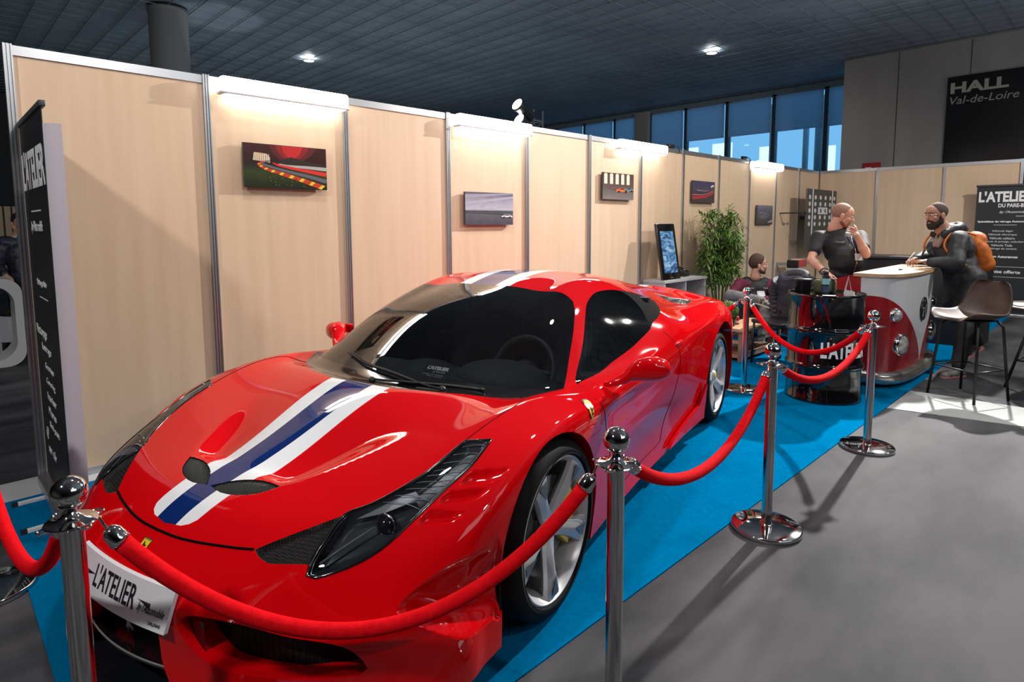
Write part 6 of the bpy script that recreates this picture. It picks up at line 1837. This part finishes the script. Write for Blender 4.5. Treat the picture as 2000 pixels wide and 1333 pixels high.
# --- the man behind the barrel, hand at his mouth
def man_barrel():
    base = (6.45, -2.17, .006); yaw = R(-124)
    cw = Vector((-.40002, -4.27797, 1.49281)); kk = 1.09
    P = dict(head=(5.885,-2.316,1.569), neck=(5.896,-2.279,1.409), sR=(5.78,-2.146,1.356), sL=(5.999,-2.442,1.356), eR=(5.588,-2.157,1.144), wR=(5.513,-2.309,1.035), hR=(5.532,-2.375,1.001), eL=(5.757,-2.565,1.203), wL=(5.666,-2.508,1.381), hL=(5.716,-2.447,1.464), chest=(5.895,-2.30,1.248))
    P = {k: cw+(Vector(v)-cw)*kk for k, v in P.items()}
    J = local(P, base, yaw)
    r_ = empty('person', base, yaw); tag(r_, 'bald man in black vest standing behind the barrel with a hand at his mouth', 'person')
    F = head_frame(J['head']+Vector((0, 0, -.005)), R(-67)-yaw, R(-14))
    hipR = Vector((.0, -.095, .90)); hipL = Vector((.0, .095, .90))
    kneeR = Vector((.03, -.12, .48)); kneeL = Vector((.03, .12, .48)); ankR = Vector((0, -.14, .085)); ankL = Vector((.02, .15, .085))
    nk = J['neck']; ch = J['chest']
    mb = MB(); head_skin(mb, F)
    cap(mb, F @ Vector((-.03, 0, -.09)), .058, nk, .062); cap(mb, nk, .06, nk+Vector((-.02, 0, -.09)), .085)
    for s, e, w in (('sR','eR','wR'), ('sL','eL','wL')):
        cap(mb, nk+Vector((-.01, 0, -.05)), .06, J[s], .055); limb(mb, J[s], J[e], J[w], (.052, .043, .029)); muscle(mb, J[s], J[e], .5, .050); muscle(mb, J[e], J[w], .30, .046)
    cap(mb, nk+Vector((-.02, 0, -.10)), .10, hipR.lerp(hipL, .5)+Vector((0, 0, .1)), .11)
    for h, k_, a in ((hipR, kneeR, ankR), (hipL, kneeL, ankL)): limb(mb, h, k_, a, (.075, .052, .036))
    hd = (J['hR']-J['wR']).normalized(); hand(mb, J['wR'], hd, (.3, .2, -1), -1, .6)
    hd = (J['hL']-J['wL']).normalized(); hand(mb, J['wL'], (F @ Vector((.10, .0, -.075))-J['wL']).normalized(), (-.6, -.8, .1), 1, 1.0)
    fuse('body', mb, .0055, SKIN1, r_, 3)
    face_bits(r_, F, mat('brow_ginger', (.16, .075, .04), .8))
    hair_cap(r_, F, mat('stubble_hair', (.27, .145, .10), .7), 1, 1.012, .035)
    beard(r_, F, mat('ginger_beard', (.24, .085, .045), .85), 1, .86)
    # tee shirt
    mb = MB(); hc = hipR.lerp(hipL, .5)
    cap(mb, nk+Vector((-.015, 0, -.035)), .068, nk+Vector((-.02, 0, -.09)), .10)
    for s, e in (('sR','eR'), ('sL','eL')):
        cap(mb, nk+Vector((-.02, 0, -.075)), .080, J[s]+Vector((-.005, 0, -.006)), .077); cap(mb, J[s]+Vector((0, 0, -.004)), .076, J[s].lerp(J[e], .62), .062)
    q = ch; ell(mb, q+Vector((0, 0, .02)), (.13, .185, .20)); ell(mb, hc+Vector((.02, 0, .20)), (.135, .165, .20)); ell(mb, hc+Vector((.0, 0, .03)), (.12, .165, .12))
    fuse('tee_shirt', mb, .010, M_TEE, r_, 4, .004, 9)
    # padded vest over it
    mb = MB(); ell(mb, q+Vector((.01, 0, .01)), (.142, .175, .19)); ell(mb, hc+Vector((.03, 0, .20)), (.148, .175, .20)); ell(mb, hc+Vector((.01, 0, .05)), (.13, .172, .10))
    for s in ('sR','sL'): cap(mb, nk+Vector((-.02, 0, -.05)), .072, nk.lerp(J[s], .60)+Vector((-.01, 0, -.035)), .072)
    vest = fuse('vest', mb, .010, M_VEST, r_, 4, .006, 7)
    bv = BVHTree.FromPolygons([v.co.copy() for v in vest.data.vertices], [list(p.vertices) for p in vest.data.polygons])
    def on_vest(y, z, lift=.002):
        h = bv.ray_cast(Vector((1.0, y, z)), Vector((-1, 0, 0)))
        return h[0]+h[1]*lift if h[0] is not None else Vector((.15, y, z))
    z0 = ch.z; y0 = ch.y
    mb = MB(); mb.tube([on_vest(y0*(1-t)+.0*t+.03*(1-t), z0+.12-.42*t, .001) for t in [k/10 for k in range(11)]], .004, 6); mb.build('zip', M_SILVER, r_)
    def patch(nm, ya, yb, za, zb, m, lift=.004):
        g = 4; v = []; 
        for i in range(g+1):
            for j in range(g+1): v.append(on_vest(ya+(yb-ya)*i/g, za+(zb-za)*j/g, lift))
        b_ = MB(); b_.add(v, [(i*(g+1)+j, (i+1)*(g+1)+j, (i+1)*(g+1)+j+1, i*(g+1)+j+1) for i in range(g) for j in range(g)], 0, True); return b_.build(nm, m, r_)
    def vest_text(t, ya, yb, za, zb, kw={}):
        me = text_mesh(t, .1, **kw); xs = [v.co.x for v in me.vertices]; ys = [v.co.y for v in me.vertices]; a0, a1, b0, b1 = min(xs), max(xs), min(ys), max(ys)
        for v in me.vertices: v.co = on_vest(ya+(v.co.x-a0)/(a1-a0)*(yb-ya), za+(v.co.y-b0)/(b1-b0)*(zb-za), .006)
        link('vest_text', me, r_, M_INKW)
    vest_text("l'Automobile", y0-.125, y0-.055, z0+.06, z0+.078, dict(shear=.4))
    patch('badge_patch', y0+.06, y0+.13, z0-.0, z0+.075, mat('patch_navy', (.012, .02, .05), .5)); vest_text('OSCARO', y0+.062, y0+.125, z0+.05, z0+.068, dict(bold=.004))
    lan = MB(); lan.tube([nk+Vector((.06, .05, .01)), on_vest(y0+.06, z0+.12), on_vest(y0+.045, z0-.05)], .0035, 6); lan.tube([nk+Vector((.06, -.04, .01)), on_vest(y0-.01, z0+.12), on_vest(y0+.035, z0-.05)], .0035, 6); lan.build('lanyard', mat('lanyard_navy', (.02, .03, .08), .6), r_)
    patch('name_badge', y0-.0, y0+.085, z0-.115, z0-.05, mat('badge_white', (.6, .6, .64), .4), .010)
    # trousers
    mb = MB(); ell(mb, hc+Vector((-.01, 0, .0)), (.115, .16, .11))
    for h, k_, a in ((hipR, kneeR, ankR), (hipL, kneeL, ankL)): limb(mb, h, k_, a+Vector((0, 0, -.02)), (.088, .066, .055))
    fuse('trousers', mb, .011, M_JEAN, r_, 3, .004, 8)
    for a in (ankR, ankL): shoe(r_, a, (1, 0, 0), M_SHOEB, M_SOLEW)
    # wristbands
    for t, m in ((.86, M_BLACK), (.93, M_CHROME)):
        c = J['eR'].lerp(J['wR'], t); d = (J['wR']-J['eR']).normalized(); x = d.orthogonal().normalized(); y = d.cross(x)
        b_ = MB(); b_.tube([c+x*.036*math.cos(a)+y*.036*math.sin(a) for a in [2*math.pi*k/20 for k in range(20)]], .006, 8, closed=True); b_.build('wristband', m, r_)
man_barrel()

# --- the man with the orange backpack leaning on the counter
def man_backpack():
    base = (7.02, -3.10, 0); yaw = math.atan2(.697, -.717)
    P = dict(head=(7.004,-2.842,1.571), neck=(7.059,-2.918,1.415), sL=(6.955,-3.05,1.325), sR=(7.27,-2.86,1.33), eL=(6.80,-3.07,1.10), wL=(6.775,-2.85,1.098), hL=(6.79,-2.75,1.105), eR=(7.15,-2.76,1.13), wR=(6.98,-2.70,1.11), hR=(6.88,-2.665,1.11), chest=(7.10,-2.985,1.20), pL=(6.99,-3.15,.88), pR=(7.19,-3.03,.88), kL=(6.82,-3.17,.47), aL=(6.68,-3.16,.088), kR=(7.27,-3.13,.46), aR=(7.56,-3.17,.20))
    J = local(P, base, yaw)
    r_ = empty('person', base, yaw); tag(r_, 'bearded man in a dark long coat leaning on the van-front counter', 'person')
    F = head_frame(J['head'], 0+R(6), R(-6))
    nk = J['neck']; ch = J['chest']
    mb = MB(); head_skin(mb, F)
    cap(mb, F @ Vector((-.035, 0, -.09)), .058, nk, .062); cap(mb, nk, .06, ch, .10); cap(mb, ch, .10, J['pL'].lerp(J['pR'], .5)+Vector((0, 0, .08)), .11)
    for s, e, w in (('sR','eR','wR'), ('sL','eL','wL')): cap(mb, nk, .055, J[s], .055); limb(mb, J[s], J[e], J[w], (.048, .04, .028))
    for h, k_, a in (('pR','kR','aR'), ('pL','kL','aL')): limb(mb, J[h], J[k_], J[a], (.072, .052, .036))
    hand(mb, J['wL'], J['hL']-J['wL'], (.5, -.5, -.8), 1, .55); hand(mb, J['wR'], J['hR']-J['wR'], (.2, .5, -.8), -1, .9)
    fuse('body', mb, .0055, SKIN2, r_, 3)
    dk = mat('dark_hair', (.014, .010, .008), .8)
    face_bits(r_, F, dk); hair_cap(r_, F, mat('buzz_hair', (.055, .036, .027), .85), 1, 1.014, .045); beard(r_, F, dk, 1, 1.30)
    g = MB()
    for s in (1, -1):
        c = Vector((.104, s*.034, .000)); g.tube([F @ (c+Vector((-.002, .023*math.cos(a), .018*math.sin(a)))) for a in [2*math.pi*k/24 for k in range(24)]], .0014, 6, closed=True)
        g.tube([F @ Vector((.100, s*.056, .004)), F @ Vector((.04, s*.079, .004)), F @ Vector((-.01, s*.085, .0))], .0014, 6)
    g.tube([F @ Vector((.106, -.012, .003)), F @ Vector((.110, 0, .005)), F @ Vector((.106, .012, .003))], .0014, 6)
    g.build('glasses', mat('glasses_gold', (.75, .62, .45), .25, 1), r_)
    # coat
    COAT = mat('coat_dark', (.010, .011, .015), .6); noise_color(COAT, (.008, .009, .012), (.020, .023, .031), (5, 5, 5), 4)
    mb = MB(); hp = J['pL'].lerp(J['pR'], .5)
    ell(mb, ch+Vector((-.01, 0, .02)), (.155, .205, .20)); cap(mb, ch, .15, hp+Vector((0, 0, .06)), .165); cap(mb, hp+Vector((-.01, .08, .05)), .135, hp+Vector((-.03, .10, -.30)), .135); cap(mb, hp+Vector((-.01, -.08, .05)), .135, hp+Vector((-.05, -.10, -.30)), .135)
    ell(mb, hp+Vector((-.04, 0, -.12)), (.17, .20, .30))
    for s, e, w in (('sR','eR','wR'), ('sL','eL','wL')):
        cap(mb, ch+Vector((-.02, 0, .12)), .11, J[s], .088); limb(mb, J[s], J[e], J[e].lerp(J[w], .90), (.085, .074, .050))
    cap(mb, nk+Vector((-.03, 0, -.08)), .10, nk+Vector((-.05, 0, -.02)), .088)
    fuse('coat', mb, .011, COAT, r_, 3, .009, 8)
    mb = MB()   # hood rolled at the neck and open collar
    hd_ = bez([nk+Vector((.06, .075, -.045)), nk+Vector((-.03, .105, .01)), nk+Vector((-.115, .06, .035)), nk+Vector((-.135, 0, .04)), nk+Vector((-.115, -.06, .035)), nk+Vector((-.03, -.105, .01)), nk+Vector((.06, -.075, -.045))], 5)
    for a, b in zip(hd_[:-1], hd_[1:]): cap(mb, a, .040, b, .040)
    ell(mb, nk+Vector((-.15, 0, .0)), (.055, .085, .06))
    fuse('hood', mb, .010, COAT, r_, 3, .007, 14)
    mb = MB(); cap(mb, nk+Vector((.035, .035, -.055)), .035, nk+Vector((.075, .02, -.15)), .03); cap(mb, nk+Vector((.035, -.035, -.055)), .035, nk+Vector((.075, -.02, -.15)), .03)
    fuse('scarf', mb, .008, mat('scarf_beige', (.30, .22, .18), .85), r_, 2, .004, 30)
    # trousers and shoes
    mb = MB(); ell(mb, hp, (.115, .15, .11))
    for h, k_, a in (('pR','kR','aR'), ('pL','kL','aL')): limb(mb, J[h], J[k_], J[a]+Vector((0, 0, .03)), (.088, .072, .060))
    fuse('trousers', mb, .011, M_TEE, r_, 3, .005, 9)
    SG = mat('shoe_grey', (.12, .12, .11), .7); noise_color(SG, (.06, .06, .055), (.22, .22, .20), (30, 30, 30), 3); PK = mat('sole_pink', (.55, .22, .22), .6)
    shoe(r_, J['aL'], (1, .25, 0), SG, PK); shoe(r_, J['aR'], (.9, -.2, 0), SG, PK, 1, R(38))
    b_ = MB(); b_.tube([J['hR']+Vector((.03, -.02, -.03)), J['hR']+Vector((-.03, .02, .075))], .004, 8); b_.build('pen', M_INKW, r_)
    # backpack: a thing of its own, worn on the back
    k_ = empty('backpack', base, yaw); tag(k_, 'orange backpack on the back of the man in the dark coat', 'backpack')
    OR = mat('orange_nylon', (.55, .13, .012), .5); noise_color(OR, (.45, .10, .010), (.62, .16, .02), (9, 9, 9), 4)
    c = ch+Vector((-.245, .0, -.02)); tilt = Euler((0, R(24), 0)).to_matrix()
    mb = MB(); ell(mb, c, (.095, .15, .215), tilt); ell(mb, c+Vector((-.02, 0, -.07)), (.11, .145, .15), tilt); ell(mb, c+Vector((.02, 0, .14)), (.07, .12, .08), tilt)
    fuse('bag', mb, .011, OR, k_, 3, .008, 9)
    mb = MB(); ell(mb, c+Vector((-.085, 0, -.085)), (.055, .115, .11), tilt); fuse('front_pocket', mb, .010, OR, k_, 3, .006, 12)
    for s in (1, -1):
        p = bez([c+Vector((.08, s*.075, .18)), nk+Vector((-.075, s*.115, -.018)), nk+Vector((.045, s*.135, -.045)), nk+Vector((.105, s*.150, -.17)), ch+Vector((.075, s*.205, -.10)), c+Vector((.07, s*.14, -.16))], 6)
        b_ = MB(); b_.tube(p, .010, 8); b_.build('strap', OR, k_)
    b_ = MB(); b_.tube([c+Vector((-.02, -.10, .16)), c+Vector((-.09, -.03, .13)), c+Vector((-.09, .03, .13)), c+Vector((-.02, .10, .16))], .004, 6); b_.build('zip', M_BLACK, k_)
man_backpack()

# --- the man sitting in the armchair
def man_seated():
    base = (7.22, -.95, .006); yaw = R(-138)
    P = dict(head=(7.219,-.938,.965), neck=(7.245,-.90,.79), sR=(7.105,-.755,.71), sL=(7.345,-1.045,.705), eR=(6.90,-.74,.57), wR=(6.78,-.93,.545), hR=(6.77,-1.01,.545), eL=(7.20,-1.20,.54), wL=(6.98,-1.14,.56), hL=(6.89,-1.10,.565), chest=(7.25,-.905,.60), pR=(7.15,-.865,.425), pL=(7.27,-1.0,.425), kR=(6.76,-.80,.60), aR=(6.82,-1.15,.565), kL=(6.86,-1.20,.50), aL=(6.80,-1.20,.092))
    J = local(P, base, yaw)
    r_ = empty('person', base, yaw); tag(r_, 'seated man in a black vest with burgundy sleeves and crossed legs', 'person')
    F = head_frame(J['head'], R(-52)-yaw, R(4))
    nk = J['neck']; ch = J['chest']; hp = J['pL'].lerp(J['pR'], .5)
    mb = MB(); head_skin(mb, F)
    cap(mb, F @ Vector((-.03, 0, -.09)), .056, nk, .06); cap(mb, nk, .06, ch, .09); cap(mb, ch, .10, hp, .11)
    for s, e, w in (('sR','eR','wR'), ('sL','eL','wL')): cap(mb, nk, .055, J[s], .05); limb(mb, J[s], J[e], J[w], (.046, .04, .028))
    for h, k_, a in (('pR','kR','aR'), ('pL','kL','aL')): limb(mb, J[h], J[k_], J[a], (.07, .05, .036))
    hand(mb, J['wR'], J['hR']-J['wR'], (-.3, 0, -1), -1, .6); hand(mb, J['wL'], J['hL']-J['wL'], (-.3, 0, -1), 1, .6)
    fuse('body', mb, .0055, SKIN3, r_, 3)
    HB = mat('brown_hair', (.055, .026, .014), .75)
    face_bits(r_, F, HB); hair_cap(r_, F, HB, 1, 1.07, .060, 0, 'hair', .018); beard(r_, F, HB, 1, .92)
    BUR = mat('burgundy_knit', (.115, .010, .035), .85); noise_color(BUR, (.09, .007, .026), (.15, .014, .048), (25, 25, 25), 3)
    mb = MB()
    for s, e, w in (('sR','eR','wR'), ('sL','eL','wL')): cap(mb, ch+Vector((0, 0, .08)), .10, J[s], .078); limb(mb, J[s], J[e], J[e].lerp(J[w], .93), (.074, .062, .043))
    ell(mb, ch, (.12, .165, .18)); cap(mb, ch, .12, hp+Vector((0, 0, .05)), .13)
    fuse('pullover', mb, .010, BUR, r_, 3, .006, 10)
    mb = MB(); ell(mb, ch+Vector((.01, 0, .02)), (.138, .175, .17)); cap(mb, ch+Vector((.01, 0, -.03)), .14, hp+Vector((.03, 0, .06)), .145)
    for s in ('sR','sL'): cap(mb, nk+Vector((-.01, 0, -.05)), .075, nk.lerp(J[s], .60)+Vector((0, 0, -.01)), .074)
    cap(mb, nk+Vector((-.01, 0, -.03)), .075, nk+Vector((-.01, 0, .01)), .070)
    vest = fuse('vest', mb, .010, M_VEST, r_, 3, .005, 9)
    bv = BVHTree.FromPolygons([v.co.copy() for v in vest.data.vertices], [list(p.vertices) for p in vest.data.polygons])
    def ov(y, z, l=.003):
        h = bv.ray_cast(Vector((1, y, z)), Vector((-1, 0, 0))); return h[0]+h[1]*l if h[0] is not None else Vector((.15, y, z))
    def txt(t, ya, yb, za, zb):
        me = text_mesh(t, .1, shear=.3); xs = [v.co.x for v in me.vertices]; ys = [v.co.y for v in me.vertices]; a0, a1, b0, b1 = min(xs), max(xs), min(ys), max(ys)
        for v in me.vertices: v.co = ov(ya+(v.co.x-a0)/(a1-a0)*(yb-ya), za+(v.co.y-b0)/(b1-b0)*(zb-za), .006)
        link('vest_text', me, r_, M_INKW)
    y0, z0 = ch.y, ch.z+.03
    txt("l'Atelier", y0-.125, y0-.06, z0+.03, z0+.052); txt("l'Automobile", y0+.045, y0+.12, z0+.03, z0+.052)
    g = 4; v = [ov(y0-.035+.09*i/g, z0-.10+.105*j/g, .012) for i in range(g+1) for j in range(g+1)]
    b_ = MB(); b_.add(v, [(i*(g+1)+j, (i+1)*(g+1)+j, (i+1)*(g+1)+j+1, i*(g+1)+j+1) for i in range(g) for j in range(g)]); b_.build('name_badge', bpy.data.materials['badge_white'], r_)
    b_ = MB(); b_.tube([nk+Vector((.06, .05, .0)), ov(y0+.05, z0+.07), ov(y0+.02, z0)], .003, 6); b_.tube([nk+Vector((.06, -.05, .0)), ov(y0-.04, z0+.07), ov(y0+.0, z0)], .003, 6); b_.build('lanyard', bpy.data.materials['lanyard_navy'], r_)
    GR = mat('grey_trousers', (.17, .175, .18), .8); noise_color(GR, (.13, .135, .14), (.20, .205, .21), (18, 18, 18), 3)
    mb = MB(); ell(mb, hp+Vector((-.01, 0, .0)), (.13, .165, .10))
    for h, k_, a in (('pR','kR','aR'), ('pL','kL','aL')): limb(mb, J[h], J[k_], J[k_].lerp(J[a], .88), (.085, .070, .055))
    fuse('trousers', mb, .010, GR, r_, 3, .005, 10)
    d = (J['aR']-J['kR']).normalized()
    CAM = mat('shoe_mottled', (.08, .08, .075), .5); noise_color(CAM, (.01, .01, .01), (.30, .30, .28), (35, 35, 35), 3, .45, .6)
    shoe(r_, J['aR']+Vector((0, 0, .02)), (d.x, d.y, 0), CAM, M_SOLEW, .95, R(14)); shoe(r_, J['aL'], (1, 0, 0), CAM, M_SOLEW, .95)
man_seated()

# --- visitor on the neighbouring stand, far left
def visitor():
    base = (.44, 4.80, 0); yaw = R(-100)
    r_ = empty('person', base, yaw); tag(r_, 'person in a dark jacket over blue at the far left edge', 'person')
    F = head_frame((.03, 0, 1.53), R(25), R(-8)); nk = Vector((0, 0, 1.37)); k = {}
    J = dict(sR=Vector((0, -.17, 1.30)), sL=Vector((0, .17, 1.30)), eR=Vector((.02, -.25, 1.05)), eL=Vector((.03, .24, 1.05)), wR=Vector((.16, -.16, .94)), wL=Vector((.17, .14, .94)), pR=Vector((0, -.09, .86)), pL=Vector((0, .09, .86)), kR=Vector((.03, -.10, .46)), kL=Vector((.03, .10, .46)), aR=Vector((0, -.11, .088)), aL=Vector((0, .11, .088)))
    mb = MB(); head_skin(mb, F); cap(mb, F @ Vector((-.03, 0, -.09)), .056, nk, .06); cap(mb, nk, .06, Vector((0, 0, .95)), .11)
    for s, e, w in (('sR','eR','wR'), ('sL','eL','wL')): cap(mb, nk, .055, J[s], .05); limb(mb, J[s], J[e], J[w], (.046, .04, .028)); hand(mb, J[w], (J[w]-J[e]), (0, 0, -1), -1 if s == 'sR' else 1, .6)
    for h, k_, a in (('pR','kR','aR'), ('pL','kL','aL')): limb(mb, J[h], J[k_], J[a], (.07, .05, .036))
    fuse('body', mb, .006, SKIN3, r_, 3); face_bits(r_, F, bpy.data.materials['dark_hair']); hair_cap(r_, F, bpy.data.materials['dark_hair'], 1, 1.05, .05)
    mb = MB(); ell(mb, (0, 0, 1.15), (.14, .19, .20)); cap(mb, (0, 0, 1.1), .145, (0, 0, .90), .155)
    for s, e, w in (('sR','eR','wR'), ('sL','eL','wL')): cap(mb, nk+Vector((0, 0, -.08)), .09, J[s], .08); limb(mb, J[s], J[e], J[e].lerp(J[w], .9), (.078, .066, .048))
    fuse('jacket', mb, .011, NAVY, r_, 3, .010, 10)
    mb = MB(); cap(mb, (.10, .035, 1.24), .05, (.12, .03, .92), .055); cap(mb, nk+Vector((.02, 0, -.03)), .062, nk+Vector((.03, 0, -.07)), .07); fuse('shirt', mb, .010, mat('shirt_blue', (.02, .12, .28), .8), r_, 2)
    mb = MB(); ell(mb, (0, 0, .86), (.11, .15, .10))
    for h, k_, a in (('pR','kR','aR'), ('pL','kL','aL')): limb(mb, J[h], J[k_], J[a], (.085, .066, .055))
    fuse('trousers', mb, .012, M_JEAN, r_, 3)
    for a in ('aR', 'aL'): shoe(r_, J[a], (1, 0, 0), M_SHOEB, M_SOLEW)
visitor()
